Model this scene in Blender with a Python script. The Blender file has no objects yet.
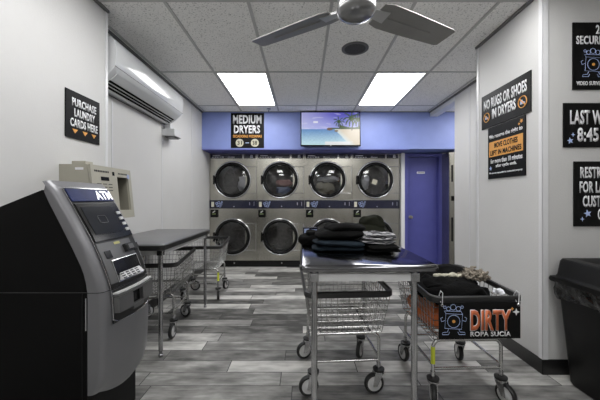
import bpy, bmesh, math, random
from mathutils import Vector, Matrix, noise
R = math.radians
random.seed(7)
COL = bpy.context.scene.collection
scene = bpy.context.scene

# ------------------------------------------------------------------ camera, light, exposure
CAMZ = 1.21
cam_data = bpy.data.cameras.new('camera')
cam_data.lens = 18.0; cam_data.sensor_width = 36.0; cam_data.sensor_fit = 'HORIZONTAL'
cam_data.shift_x = -3/600; cam_data.shift_y = -1/600; cam_data.clip_start = 0.02
cam = bpy.data.objects.new('camera', cam_data); COL.objects.link(cam)
cam.location = (0, 0, CAMZ); cam.rotation_euler = (R(90), 0, 0)
scene.camera = cam
w = bpy.data.worlds.new('world'); scene.world = w; w.use_nodes = True
w.node_tree.nodes['Background'].inputs[0].default_value = (.8, .85, 1, 1)
w.node_tree.nodes['Background'].inputs[1].default_value = .3
scene.view_settings.view_transform = 'Standard'
scene.view_settings.look = 'None'
scene.view_settings.gamma = 1
scene.view_settings.exposure = 1.25
scene.view_settings.use_curve_mapping = False
LAMP = 5.2          # emission of the ceiling light diffusers
CEIL = 2.65

# ------------------------------------------------------------------ materials
def mat(name, col, rough=.5, metal=0, var=.06, vscale=8, bump=0, bscale=60, emit=None, estr=0,
        coat=0, aniso=0, stretch=(1, 1, 1), spec=.5, alpha=1):
    m = bpy.data.materials.new(name); m.use_nodes = True
    nt = m.node_tree; b = nt.nodes['Principled BSDF']
    tc = nt.nodes.new('ShaderNodeTexCoord'); mp = nt.nodes.new('ShaderNodeMapping')
    mp.inputs['Scale'].default_value = stretch
    nt.links.new(tc.outputs['Object'], mp.inputs[0])
    n = nt.nodes.new('ShaderNodeTexNoise'); n.inputs['Scale'].default_value = vscale
    n.inputs['Detail'].default_value = 4
    nt.links.new(mp.outputs[0], n.inputs['Vector'])
    cr = nt.nodes.new('ShaderNodeValToRGB')
    cr.color_ramp.elements[0].position = .3; cr.color_ramp.elements[1].position = .7
    lo = [max(0, c*(1-var)) for c in col]; hi = [min(1, c*(1+var)) for c in col]
    cr.color_ramp.elements[0].color = (*lo, 1); cr.color_ramp.elements[1].color = (*hi, 1)
    nt.links.new(n.outputs[0], cr.inputs[0]); nt.links.new(cr.outputs[0], b.inputs['Base Color'])
    b.inputs['Roughness'].default_value = rough; b.inputs['Metallic'].default_value = metal
    b.inputs['Specular IOR Level'].default_value = spec
    if coat: b.inputs['Coat Weight'].default_value = coat; b.inputs['Coat Roughness'].default_value = .08
    if aniso: b.inputs['Anisotropic'].default_value = aniso
    if alpha < 1: b.inputs['Alpha'].default_value = alpha
    if bump:
        n2 = nt.nodes.new('ShaderNodeTexNoise'); n2.inputs['Scale'].default_value = bscale
        n2.inputs['Detail'].default_value = 3
        nt.links.new(mp.outputs[0], n2.inputs['Vector'])
        bp = nt.nodes.new('ShaderNodeBump'); bp.inputs['Strength'].default_value = bump
        bp.inputs['Distance'].default_value = .01
        nt.links.new(n2.outputs[0], bp.inputs['Height']); nt.links.new(bp.outputs[0], b.inputs['Normal'])
    if emit:
        b.inputs['Emission Color'].default_value = (*emit, 1); b.inputs['Emission Strength'].default_value = estr
    return m

def g(v): return (v, v, v)
M = {}
M['wall'] = mat('white_wall_panel', (.575, .57, .56), .55, bump=.12, bscale=90, var=.02, vscale=3)
M['guard'] = mat('white_corner_guard', (.68, .68, .69), .35, var=.02)
M['seam'] = mat('panel_seam', (.62, .62, .63), .4, var=.02)
M['bluewall'] = mat('light_blue_paint', (.225, .285, .60), .5, var=.03, bump=.04)
M['bluedoor'] = mat('deep_blue_paint', (.075, .08, .30), .4, var=.05, bump=.03)
M['blacktrim'] = mat('black_rubber_base', g(.012), .35, var=.2)
M['steel'] = mat('brushed_stainless', (.50, .485, .45), .3, 1, var=.12, vscale=5, stretch=(30, 1, 1), bump=.03, bscale=40)
M['dsteel'] = mat('dryer_stainless', (.47, .455, .405), .24, 1, var=.16, vscale=3, stretch=(1, 1, .6), bump=.35, bscale=3.2)
M['drum'] = mat('galvanized_drum', (.17, .165, .155), .5, 1, var=.2, vscale=20)
M['tabletop'] = mat('table_stainless', (.21, .21, .22), .13, 1, var=.18, vscale=4, bump=.02, bscale=15)
M['tablegrey'] = mat('grey_steel_table', (.19, .19, .195), .3, .6, var=.08, vscale=4)
M['darkrim'] = mat('dark_table_edge', g(.035), .35, .5)
M['leg'] = mat('galvanized_pipe', (.42, .42, .43), .24, 1, var=.15, vscale=15)
M['chrome'] = mat('chrome', (.55, .55, .56), .2, 1, var=.04)
M['wire'] = mat('chromed_wire', (.55, .55, .54), .25, 1, var=.06)
M['bumper'] = mat('dark_grey_plastic_bumper', g(.022), .42, var=.1)
M['rubber'] = mat('black_rubber', g(.010), .5, var=.2)
M['hub'] = mat('grey_wheel_hub', g(.52), .4, var=.05)
M['navy'] = mat('navy_control_panel', (.008, .009, .028), .25, var=.1, coat=.3)
M['black'] = mat('black_gloss', g(.006), .25, var=.1, spec=.25)
M['blackm'] = mat('black_matt_cabinet', g(.0025), .45, var=.2, bump=.04, bscale=200, spec=.12)
M['sign'] = mat('black_sign_board', g(.004), .5, var=.1, spec=.15)
M['lt'] = mat('white_lettering', (.78, .78, .80), .5, var=.02)
M['orange'] = mat('orange_print', (.70, .33, .07), .5, var=.05)
M['dirty'] = mat('red_orange_print', (.56, .14, .05), .5, var=.05)
M['lblue'] = mat('pale_blue_print', (.42, .52, .80), .5, var=.05)
M['white'] = mat('white_plastic', (.62, .63, .64), .3, var=.02, coat=.8)
M['whitem'] = mat('white_matt', (.62, .62, .62), .5, var=.03)
M['atm'] = mat('atm_silver_plastic', (.17, .17, .178), .36, .35, var=.03, bump=.02, bscale=400)
M['atmd'] = mat('atm_charcoal_plastic', g(.018), .38, var=.05, spec=.25)
M['atmg'] = mat('atm_grey_panel', g(.10), .4, .2, var=.05)
M['screen'] = mat('dark_screen', (.006, .007, .010), .3, var=.1, spec=.12)
M['header'] = mat('navy_backlit_header', (.01, .014, .05), .4, var=.3, emit=(.05, .07, .22), estr=.06, spec=.1)
M['glow'] = mat('backlit_letters', (.9, .9, .95), .4, emit=(.9, .92, 1), estr=.55)
M['beige'] = mat('beige_powdercoat', (.36, .345, .285), .45, var=.03, bump=.04, bscale=150)
M['beiged'] = mat('dark_beige_recess', (.20, .19, .155), .5, var=.04)
M['fan'] = mat('brushed_nickel_fan', (.27, .265, .255), .45, .5, var=.05)
M['fanhub'] = mat('satin_nickel', (.50, .50, .50), .28, 1, var=.05)
M['grid'] = mat('ceiling_grid_metal', (.48, .48, .47), .5, var=.03)
M['spk'] = mat('dark_speaker_grille', g(.05), .7, var=.1, bump=.5, bscale=500)
M['bin'] = mat('black_bin_plastic', g(.004), .42, var=.1, bump=.05, bscale=150, spec=.2)
M['bag'] = mat('black_bin_liner', g(.004), .12, bump=.9, bscale=22, spec=.9)
M['yellow'] = mat('yellow_tag', (.55, .60, .04), .5, var=.05)
M['brass'] = mat('satin_brass', (.5, .45, .34), .3, 1)
M['cblack'] = mat('black_cotton', g(.0035), .85, var=.3, bump=.4, bscale=60, spec=.08)
M['cnavy'] = mat('dark_blue_denim', (.011, .017, .024), .85, var=.3, bump=.4, bscale=80, spec=.12)
M['colive'] = mat('dark_olive_cotton', (.012, .013, .008), .85, var=.3, bump=.4, bscale=60, spec=.12)
M['corange'] = mat('orange_cotton', (.55, .13, .03), .8, var=.2, bump=.4, bscale=40)
M['ctan'] = mat('taupe_yarn', (.22, .19, .15), .9, var=.3, bump=.5, bscale=120)
M['ccream'] = mat('cream_cotton', (.50, .48, .38), .85, var=.12, bump=.4, bscale=40)
M['cwhite'] = mat('white_cotton', (.62, .63, .66), .85, var=.08, bump=.4, bscale=30)
M['cpink'] = mat('dusty_pink_cotton', (.45, .25, .23), .85, var=.12, bump=.4, bscale=30)
M['cblue'] = mat('pale_blue_cotton', (.30, .36, .55), .85, var=.12, bump=.4, bscale=30)

def lampmat():
    m = bpy.data.materials.new('light_diffuser'); m.use_nodes = True
    nt = m.node_tree; b = nt.nodes['Principled BSDF']
    n = nt.nodes.new('ShaderNodeTexNoise'); n.inputs['Scale'].default_value = 40
    cr = nt.nodes.new('ShaderNodeValToRGB')
    cr.color_ramp.elements[0].color = (.97, .97, .97, 1); cr.color_ramp.elements[1].color = (1, 1, 1, 1)
    nt.links.new(n.outputs[0], cr.inputs[0]); nt.links.new(cr.outputs[0], b.inputs['Emission Color'])
    b.inputs['Base Color'].default_value = (.9, .9, .9, 1)
    b.inputs['Emission Strength'].default_value = LAMP
    return m
M['lamp'] = lampmat()

def stripemat():
    m = mat('grey_white_striped_cotton', (.4, .4, .4), .85, bump=.4, bscale=50)
    nt = m.node_tree; b = nt.nodes['Principled BSDF']
    tc = nt.nodes.new('ShaderNodeTexCoord')
    wv = nt.nodes.new('ShaderNodeTexWave'); wv.bands_direction = 'Z'
    wv.inputs['Scale'].default_value = 22; wv.inputs['Distortion'].default_value = 5; wv.inputs['Detail Scale'].default_value = 1.2
    cr = nt.nodes.new('ShaderNodeValToRGB')
    e = cr.color_ramp.elements
    e[0].position = .3; e[0].color = (.03, .03, .035, 1); e[1].position = .5; e[1].color = (.36, .36, .37, 1)
    nt.links.new(tc.outputs['Object'], wv.inputs['Vector']); nt.links.new(wv.outputs['Fac'], cr.inputs[0])
    nt.links.new(cr.outputs[0], b.inputs['Base Color'])
    return m
M['cstripe'] = stripemat()

def ceilmat():
    m = mat('acoustic_ceiling_tile', (.62, .62, .605), .9, var=.03, vscale=2)
    nt = m.node_tree; b = nt.nodes['Principled BSDF']
    tc = nt.nodes.new('ShaderNodeTexCoord')
    n = nt.nodes.new('ShaderNodeTexNoise'); n.inputs['Scale'].default_value = 75; n.inputs['Detail'].default_value = 5
    n.inputs['Roughness'].default_value = .7
    nt.links.new(tc.outputs['Object'], n.inputs['Vector'])
    cr = nt.nodes.new('ShaderNodeValToRGB'); e = cr.color_ramp.elements
    e[0].position = .34; e[0].color = (.36, .36, .35, 1); e[1].position = .46; e[1].color = (.90, .895, .87, 1)
    nt.links.new(n.outputs[0], cr.inputs[0]); nt.links.new(cr.outputs[0], b.inputs['Base Color'])
    bp = nt.nodes.new('ShaderNodeBump'); bp.inputs['Strength'].default_value = .6; bp.inputs['Distance'].default_value = .004
    nt.links.new(n.outputs[0], bp.inputs['Height']); nt.links.new(bp.outputs[0], b.inputs['Normal'])
    return m
M['ceil'] = ceilmat()

def floormat():
    m = bpy.data.materials.new('grey_wood_look_plank_tile'); m.use_nodes = True
    nt = m.node_tree; L = nt.links.new; b = nt.nodes['Principled BSDF']
    def math_(op, a, c=None, v=None):
        n = nt.nodes.new('ShaderNodeMath'); n.operation = op
        if a is not None:
            if isinstance(a, (int, float)): n.inputs[0].default_value = a
            else: L(a, n.inputs[0])
        if c is not None:
            if isinstance(c, (int, float)): n.inputs[1].default_value = c
            else: L(c, n.inputs[1])
        return n.outputs[0]
    tc = nt.nodes.new('ShaderNodeTexCoord'); sp = nt.nodes.new('ShaderNodeSeparateXYZ')
    L(tc.outputs['Object'], sp.inputs[0])
    PW, PL = .152, .915
    yy = math_('DIVIDE', math_('SUBTRACT', sp.outputs[1], 2.096), PW)
    row = math_('FLOOR', yy); fy = math_('FRACT', yy)
    wn = nt.nodes.new('ShaderNodeTexWhiteNoise'); wn.noise_dimensions = '1D'; L(row, wn.inputs['W'])
    xx = math_('ADD', math_('DIVIDE', sp.outputs[0], PL), math_('MULTIPLY', wn.outputs['Value'], 1.0))
    colx = math_('FLOOR', xx); fx = math_('FRACT', xx)
    cb = nt.nodes.new('ShaderNodeCombineXYZ'); L(colx, cb.inputs[0]); L(row, cb.inputs[1])
    wn2 = nt.nodes.new('ShaderNodeTexWhiteNoise'); wn2.noise_dimensions = '2D'; L(cb.outputs[0], wn2.inputs['Vector'])
    # grain, shifted per plank, long along X
    off = nt.nodes.new('ShaderNodeVectorMath'); off.operation = 'MULTIPLY_ADD'
    L(wn2.outputs['Color'], off.inputs[0]); off.inputs[1].default_value = (9, 9, 9); L(tc.outputs['Object'], off.inputs[2])
    mp = nt.nodes.new('ShaderNodeMapping'); mp.inputs['Scale'].default_value = (1.5, 16, 1); L(off.outputs[0], mp.inputs[0])
    n1 = nt.nodes.new('ShaderNodeTexNoise'); n1.inputs['Scale'].default_value = 2.2; n1.inputs['Detail'].default_value = 7
    n1.inputs['Roughness'].default_value = .65; n1.inputs['Distortion'].default_value = .5; L(mp.outputs[0], n1.inputs['Vector'])
    mp2 = nt.nodes.new('ShaderNodeMapping'); mp2.inputs['Scale'].default_value = (1, 2.2, 1); L(off.outputs[0], mp2.inputs[0])
    n2 = nt.nodes.new('ShaderNodeTexNoise'); n2.inputs['Scale'].default_value = 5; n2.inputs['Detail'].default_value = 4
    L(mp2.outputs[0], n2.inputs['Vector'])
    t = math_('MULTIPLY', wn2.outputs['Value'], .85)
    t = math_('ADD', t, math_('MULTIPLY', math_('SUBTRACT', n1.outputs[0], .5), .75))
    t = math_('ADD', t, math_('MULTIPLY', math_('SUBTRACT', n2.outputs[0], .5), 1.25))
    t = math_('ADD', t, .05)
    cr = nt.nodes.new('ShaderNodeValToRGB'); e = cr.color_ramp.elements
    e[0].position = 0; e[0].color = (.062, .061, .058, 1); e[1].position = 1; e[1].color = (.60, .59, .56, 1)
    k = e.new(.5); k.color = (.26, .256, .243, 1)
    L(t, cr.inputs[0])
    gw = .018
    gy = math_('LESS_THAN', math_('MINIMUM', fy, math_('SUBTRACT', 1, fy)), gw)
    gx = math_('LESS_THAN', math_('MINIMUM', fx, math_('SUBTRACT', 1, fx)), gw*.17)
    gr = math_('MAXIMUM', gx, gy)
    mx = nt.nodes.new('ShaderNodeMix'); mx.data_type = 'RGBA'
    L(gr, mx.inputs[0]); L(cr.outputs[0], mx.inputs[6]); mx.inputs[7].default_value = (.03, .03, .029, 1)
    L(mx.outputs[2], b.inputs['Base Color'])
    b.inputs['Roughness'].default_value = .5
    b.inputs['Specular IOR Level'].default_value = .4
    bp = nt.nodes.new('ShaderNodeBump'); bp.inputs['Strength'].default_value = .25; bp.inputs['Distance'].default_value = .004
    hgt = math_('SUBTRACT', n1.outputs[0], gr); L(hgt, bp.inputs['Height']); L(bp.outputs[0], b.inputs['Normal'])
    return m
M['floor'] = floormat()

def glassmat():
    m = bpy.data.materials.new('tinted_door_glass'); m.use_nodes = True
    nt = m.node_tree; nt.nodes.remove(nt.nodes['Principled BSDF']); out = nt.nodes['Material Output']
    tr = nt.nodes.new('ShaderNodeBsdfTransparent'); tr.inputs[0].default_value = (.8, .8, .81, 1)
    gl = nt.nodes.new('ShaderNodeBsdfGlossy'); gl.inputs['Roughness'].default_value = .04
    gl.inputs[0].default_value = (.9, .9, .9, 1)
    n = nt.nodes.new('ShaderNodeTexNoise'); n.inputs['Scale'].default_value = 6
    fr = nt.nodes.new('ShaderNodeFresnel'); fr.inputs[0].default_value = 1.6
    ad = nt.nodes.new('ShaderNodeMath'); ad.operation = 'MULTIPLY_ADD'
    nt.links.new(n.outputs[0], ad.inputs[0]); ad.inputs[1].default_value = .05; nt.links.new(fr.outputs[0], ad.inputs[2])
    mx = nt.nodes.new('ShaderNodeMixShader')
    nt.links.new(ad.outputs[0], mx.inputs[0]); nt.links.new(tr.outputs[0], mx.inputs[1]); nt.links.new(gl.outputs[0], mx.inputs[2])
    nt.links.new(mx.outputs[0], out.inputs[0])
    return m
M['glass'] = glassmat()

# ------------------------------------------------------------------ mesh helpers
class MB:
    def __init__(s): s.bm = bmesh.new()
    def _add(s, verts, faces):
        vs = [s.bm.verts.new(v) for v in verts]
        for f in faces:
            try: s.bm.faces.new([vs[i] for i in f])
            except ValueError: pass
        return vs
    def box(s, c, d, bev=0, rot=None, seg=2):
        r = bmesh.ops.create_cube(s.bm, size=1); vs = r['verts']
        mt = Matrix.Translation(c) @ (rot.to_4x4() if rot else Matrix.Identity(4)) @ Matrix.Diagonal((*d, 1))
        bmesh.ops.transform(s.bm, matrix=mt, verts=vs)
        if bev:
            es = list({e for v in vs for e in v.link_edges})
            bmesh.ops.bevel(s.bm, geom=es, offset=bev, segments=seg, profile=.5, affect='EDGES')
        return s
    def bb(s, x0, x1, y0, y1, z0, z1, bev=0):
        return s.box(((x0+x1)/2, (y0+y1)/2, (z0+z1)/2), (abs(x1-x0), abs(y1-y0), abs(z1-z0)), bev)
    def tube(s, pts, r, n=8, closed=False, cap=True):
        pts = [Vector(p) for p in pts]; N = len(pts); rings = []
        rr = r if isinstance(r, (list, tuple)) else [r]*N
        prev = None
        for i, p in enumerate(pts):
            if closed: t = (pts[(i+1) % N]-pts[i-1])
            else: t = pts[min(i+1, N-1)]-pts[max(i-1, 0)]
            if t.length < 1e-9: t = Vector((0, 0, 1))
            t.normalize()
            if prev is None:
                a = Vector((0, 0, 1)) if abs(t.z) < .9 else Vector((1, 0, 0))
                u = t.cross(a).normalized()
            else:
                u = (prev - t*prev.dot(t))
                u = u.normalized() if u.length > 1e-6 else t.orthogonal().normalized()
            prev = u; v = t.cross(u)
            rings.append([s.bm.verts.new(p+(u*math.cos(2*math.pi*k/n)+v*math.sin(2*math.pi*k/n))*rr[i]) for k in range(n)])
        M_ = N if closed else N-1
        for i in range(M_):
            a, b = rings[i], rings[(i+1) % N]
            for k in range(n):
                s.bm.faces.new((a[k], a[(k+1) % n], b[(k+1) % n], b[k]))
        if cap and not closed:
            s.bm.faces.new(rings[0][::-1]); s.bm.faces.new(rings[-1])
        return s
    def cyl(s, p0, p1, r, n=20): return s.tube([p0, p1], r, n)
    def loft(s, rings, cap=True, closed=True):
        rv = [[s.bm.verts.new(p) for p in r] for r in rings]
        n = len(rv[0])
        for a, b in zip(rv, rv[1:]):
            for k in range(n if closed else n-1):
                s.bm.faces.new((a[k], a[(k+1) % n], b[(k+1) % n], b[k]))
        if cap: s.bm.faces.new(rv[0][::-1]); s.bm.faces.new(rv[-1])
        return s
    def lathe(s, prof, c, axis='Z', n=32, cap=True):
        # prof: (radius, height along axis)
        rings = []
        for r, h in prof:
            ring = []
            for k in range(n):
                a = 2*math.pi*k/n; x, y = max(r, 1e-5)*math.cos(a), max(r, 1e-5)*math.sin(a)
                v = {'Z': (x, y, h), 'Y': (x, h, y), 'X': (h, x, y)}[axis]
                ring.append(Vector(c)+Vector(v))
            rings.append(ring)
        return s.loft(rings, cap)
    def prism(s, poly, y0, y1, axis='Y'):
        # polygon of (a, b); extruded along axis
        f = {'Y': lambda a, b, t: (a, t, b), 'X': lambda a, b, t: (t, a, b), 'Z': lambda a, b, t: (a, b, t)}[axis]
        return s.loft([[f(a, b, y0) for a, b in poly], [f(a, b, y1) for a, b in poly]])
    def build(s, name, m, parent=None, smooth=None, loc=None):
        bmesh.ops.recalc_face_normals(s.bm, faces=s.bm.faces)
        me = bpy.data.meshes.new(name); s.bm.to_mesh(me); s.bm.free()
        if smooth is not None:
            for p in me.polygons: p.use_smooth = True
            if smooth: me.set_sharp_from_angle(angle=R(smooth))
        o = bpy.data.objects.new(name, me); COL.objects.link(o)
        if m: me.materials.append(m)
        if parent: o.parent = parent
        if loc: o.location = loc
        return o

def tag(o, label, cat, group=None, kind=None):
    if label: o['label'] = label
    if cat: o['category'] = cat
    if group: o['group'] = group
    if kind: o['kind'] = kind
    return o
def thing(name, label, cat, loc=(0, 0, 0), rot=(0, 0, 0), group=None):
    o = bpy.data.objects.new(name, None); COL.objects.link(o)
    o.location = loc; o.rotation_euler = rot; o.empty_display_size = .1
    return tag(o, label, cat, group)
def struct(name, mb, m, label=None, smooth=None):
    o = mb.build(name, m, smooth=smooth); o['kind'] = 'structure'
    if label: o['label'] = label
    return o
def copy_tree(o, parent=None):
    c = o.copy(); COL.objects.link(c)
    if parent: c.parent = parent
    for ch in [x for x in bpy.data.objects if x.parent == o]: copy_tree(ch, c)
    return c
def sub(t, name, pts): pass

def text_mesh(string, bold=.02):
    cu = bpy.data.curves.new('lettering', 'FONT'); cu.body = string; cu.size = 1; cu.offset = bold; cu.resolution_u = 3
    cu.space_character = 1.06
    o = bpy.data.objects.new('lettering', cu); COL.objects.link(o)
    bpy.context.view_layer.update()
    dg = bpy.context.evaluated_depsgraph_get()
    me = bpy.data.meshes.new_from_object(o.evaluated_get(dg))
    bpy.data.objects.remove(o); bpy.data.curves.remove(cu)
    return me
def lettering(string, x0, x1, y0, y1, z, m, parent, name='lettering', bold=.02, ring=None):
    """text filling the box x0..x1, y0..y1 on the parent's local XY plane at height z"""
    me = text_mesh(string, bold)
    xs = [v.co.x for v in me.vertices]; ys = [v.co.y for v in me.vertices]
    ax, bx, ay, by = min(xs), max(xs), min(ys), max(ys)
    for v in me.vertices:
        v.co = ((v.co.x-ax)/(bx-ax)*(x1-x0)+x0, (v.co.y-ay)/(by-ay)*(y1-y0)+y0, z)
    bm = bmesh.new(); bm.from_mesh(me)
    ex = bmesh.ops.extrude_face_region(bm, geom=list(bm.faces))
    bmesh.ops.translate(bm, verts=[v for v in ex['geom'] if isinstance(v, bmesh.types.BMVert)], vec=(0, 0, .0012))
    bmesh.ops.recalc_face_normals(bm, faces=bm.faces)
    bm.to_mesh(me); bm.free()
    me.name = name
    me.materials.clear(); me.materials.append(m)
    o = bpy.data.objects.new(name, me); COL.objects.link(o); o.parent = parent
    return o

def star(mb, cx, cy, r, z, n=5, inner=.45, rot=0):
    pts = []
    for k in range(2*n):
        rr = r if k % 2 == 0 else r*inner; a = math.pi/2+rot+k*math.pi/n
        pts.append((cx+rr*math.cos(a), cy+rr*math.sin(a)))
    mb.prism(pts, z, z+.0012, 'Z')

FACE_CAM = (R(90), 0, 0); FACE_RIGHT = (R(90), 0, R(90)); FACE_LEFT = (R(90), 0, R(-90))
def sign_thing(label, loc, rot, w_, h_, name='wall_sign', group=None):
    """origin at lower left of the board as read"""
    t = thing(name, label, 'sign', loc, rot, group)
    MB().box((w_/2, h_/2, .005), (w_, h_, .008), .0015).build('board', M['sign'], t)
    return t

def washer_emblem(parent, cx, cy, s, z, name='emblem'):
    """plain line drawing of a washing machine with suds, on local XY"""
    mb = MB(); r = .010*s
    def line(pts, closed=False): mb.tube([(cx+a*s, cy+b*s, z) for a, b in pts], r, 4, closed)
    line([(-.34, -.3), (.30, -.34), (.34, .22), (-.30, .26)], True)
    line([(-.30, .26), (-.36, .36), (.28, .34), (.34, .22)])
    line([(.24*math.cos(a*.4488), -.04+.24*math.sin(a*.4488)) for a in range(14)], True)
    for sx in (-1, 1):
        line([(sx*.2, -.34), (sx*.24, -.44), (sx*.42, -.46), (sx*.44, -.54), (sx*.2, -.54), (sx*.16, -.44)])
        line([(sx*.34, .0), (sx*.46, -.05), (sx*.5, .08), (sx*.42, .12)])
    for bx_, by_, br in ((-.2, .44, .08), (-.02, .5, .11), (.18, .44, .09), (.32, .5, .05), (-.34, .5, .05)):
        line([(bx_+br*math.cos(a*.785), by_+br*math.sin(a*.785)) for a in range(8)], True)
    mb.build(name, M['lblue'], parent)
    mb = MB()
    mb.lathe([(.06*s, 0), (.06*s, .001)], (cx, cy-.04*s, z), 'Z', 14)
    mb.build(name, M['orange'], parent)

# ------------------------------------------------------------------ setting
LWX, NWX, NWY = -1.668, -1.50, 2.296       # far left wall, near left wall, its end
BULK, BACK, BULKZ = 4.95, 5.34, 2.036      # blue bulkhead face, dryer face, bulkhead underside
RWX, RWY0, RWY1 = 1.654, 2.07, 2.85        # right wall block
RX2, RX2E = 2.10, 4.14
struct('floor', MB().bb(-1.9, 3.5, -2.6, 6.4, -.1, 0), M['floor'])
struct('ceiling', MB().bb(-1.9, 3.5, -2.6, 6.4, CEIL, CEIL+.1), M['ceil'])
struct('wall_left_far', MB().bb(LWX-.15, LWX, NWY-.05, 6.3, 0, CEIL), M['wall'])
struct('wall_left_near', MB().bb(LWX-.15, NWX, -2.5, NWY, 0, CEIL), M['wall'])
struct('wall_behind', MB().bb(-1.8, 3.4, -2.6, -2.5, 0, CEIL), M['wall'])
struct('wall_right_near', MB().bb(3.3, 3.4, -2.5, 2.07, 0, CEIL), M['wall'])
struct('wall_right_block', MB().bb(RWX, 3.4, RWY0, RWY1, 0, CEIL), M['wall'])
struct('wall_right_far', MB().bb(RX2, RX2+.12, RWY1, RX2E, 0, CEIL), M['wall'])
struct('wall_right_alcove', MB().bb(3.3, 3.4, RWY1, 6.3, 0, CEIL), M['wall'])
struct('wall_bulkhead', MB().bb(LWX, 3.3, BULK, 6.2, BULKZ, CEIL), M['bluewall'])
struct('wall_back', MB().bb(1.775, 1.80, BACK, BACK+.1, 0, BULKZ).bb(2.47, 3.3, BACK, BACK+.1, 0, BULKZ)
       .bb(LWX, 3.3, 6.1, 6.2, 0, BULKZ), M['wall'])
# painted deep blue board under the bulkhead
struct('trim_1', MB().bb(LWX, 1.74, BULK-.004, BACK+.02, BULKZ-.012, BULKZ-.001), mat('mid_blue_paint', (.13, .14, .46), .45, var=.03))
struct('trim_2', MB().bb(1.736, 1.80, BACK-.04, BACK+.1, 0, BULKZ-.013, .003), M['guard'])
# beam along the far right of the ceiling
struct('trim_3', MB().bb(RX2-.002, RX2+.12, RX2E, BULK, 2.57, CEIL), M['guard'])
# corner guards
struct('trim_4', MB().bb(RWX-.006, RWX+.035, RWY0-.006, RWY0, .1, CEIL, .002).bb(RWX-.006, RWX, RWY0-.006, RWY0+.03, .1, CEIL, .002), M['guard'])
struct('trim_5', MB().bb(RWX-.005, RWX, RWY1-.03, RWY1+.004, .1, CEIL).bb(RWX-.005, RWX+.03, RWY1, RWY1+.004, .1, CEIL), M['guard'])
struct('trim_6', MB().bb(NWX, NWX+.005, NWY-.025, NWY+.005, .1, CEIL).bb(NWX-.03, NWX+.005, NWY, NWY+.005, .1, CEIL), M['guard'])
struct('trim_7', MB().bb(RX2-.005, RX2+.12, RX2E, RX2E+.006, .1, 2.57), M['guard'])
# panel seams
mb = MB()
for y in (2.62, 3.55, 4.5): mb.bb(LWX, LWX+.004, y-.008, y+.008, .1, CEIL-.02)
struct('trim_8', mb, M['seam'])
mb = MB()
for y in (3.0, 3.78): mb.bb(RX2-.004, RX2, y-.008, y+.008, .1, CEIL)
struct('trim_9', mb, M['seam'])
# wall angle at the ceiling
mb = MB()
mb.bb(NWX, NWX+.02, -2.5, NWY, CEIL-.02, CEIL).bb(LWX, LWX+.02, NWY, BULK, CEIL-.02, CEIL)
mb.bb(RWX-.02, RWX, RWY0, RWY1, CEIL-.02, CEIL).bb(RWX, 3.3, RWY0-.02, RWY0, CEIL-.02, CEIL)
mb.bb(RX2-.02, RX2, RWY1, BULK, CEIL-.02, CEIL).bb(LWX, 3.3, BULK-.015, BULK, CEIL-.008, CEIL)
struct('trim_10', mb, mat('grey_wall_angle', g(.16), .5))
# ceiling grid
GX = [-.399+.61*k for k in range(-2, 7)]; GY = [4.615-1.22*k for k in range(0, 6)]
mb = MB()
for x in GX: mb.bb(x-.012, x+.012, -2.5, BULK, CEIL-.006, CEIL+.001)
for y in GY: mb.bb(LWX, 3.3, y-.012, y+.012, CEIL-.0055, CEIL+.001)
struct('trim_11', mb, M['grid'])
# baseboards
struct('baseboard_right', MB().bb(RWX-.008, RWX, RWY0-.008, RWY1, 0, .105, .003).bb(RWX-.008, 3.3, RWY0-.008, RWY0, 0, .105, .003), M['blacktrim'])
struct('baseboard_left', MB().bb(LWX, LWX+.012, NWY, BACK, 0, .105).bb(NWX, NWX+.012, -2.5, NWY, 0, .105), M['blacktrim'])
struct('baseboard_far', MB().bb(RX2-.01, RX2, RWY1, RX2E, 0, .105), M['blacktrim'])
struct('baseboard_back', MB().bb(2.47, 3.3, BACK-.01, BACK, 0, .09), mat('grey_tile_base', g(.3), .4))

# door_1: deep blue door, frame, knob, small plate
dr = thing('door_1', None, None, (1.80, BACK, 0)); dr['kind'] = 'structure'
DW = .67
mb = MB()
mb.bb(0, .06, -.03, .11, 0, 2.02, .004).bb(DW-.06, DW, -.03, .11, 0, 2.02, .004).bb(.06, DW-.06, -.03, .11, 1.96, 2.02, .004)
mb.build('door_frame', M['bluedoor'], dr)
mb = MB(); mb.bb(.062, DW-.062, .05, .09, .01, 1.957, .003).build('door_leaf', M['bluedoor'], dr)
mb = MB(); mb.lathe([(.028, 0), (.028, -.008), (.012, -.012), (.012, -.04), (.026, -.05), (.029, -.062), (.022, -.075), (.004, -.078)], (.125, .05, .885), 'Y', 20)
mb.build('door_knob', M['brass'], dr, smooth=40)
pl = MB().bb(.245, .385, .044, .05, 1.665, 1.70, .001).build('name_plate', M['lt'], dr)
mb = MB()
for k in range(11): mb.bb(.256+k*.011, .263+k*.011, .0425, .0445, 1.676, 1.69)
mb.build('plate_lettering', M['sign'], pl)

# ------------------------------------------------------------------ ceiling things
def ceiling_light(x0, y0, label, grp='flat ceiling light panels'):
    t = thing('ceiling_light', label, 'ceiling light', (x0+.305, y0+.61, CEIL), group=grp)
    mb = MB()
    a, b = .292, .597
    mb.bb(-a, a, -b, -b+.02, -.006, -.001).bb(-a, a, b-.02, b, -.006, -.001).bb(-a, -a+.02, -b, b, -.006, -.001).bb(a-.02, a, -b, b, -.006, -.001)
    mb.build('frame', M['whitem'], t)
    MB().bb(-a+.02, a-.02, -b+.02, b-.02, -.004, -.001).build('diffuser', M['lamp'], t)
XL, XR = GX[1], GX[4]
ceiling_light(XL, GY[1], 'glowing rectangular ceiling light panel above the round dryers sign, left of the television')
ceiling_light(XR, GY[1], 'glowing rectangular ceiling light panel in front of the blue door, right of the television')
ceiling_light(XL, GY[3], 'ceiling light panel at the top edge of the photo, left of the fan')
ceiling_light(XR, GY[3], 'ceiling light panel at the top edge of the photo, right of the fan')
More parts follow.
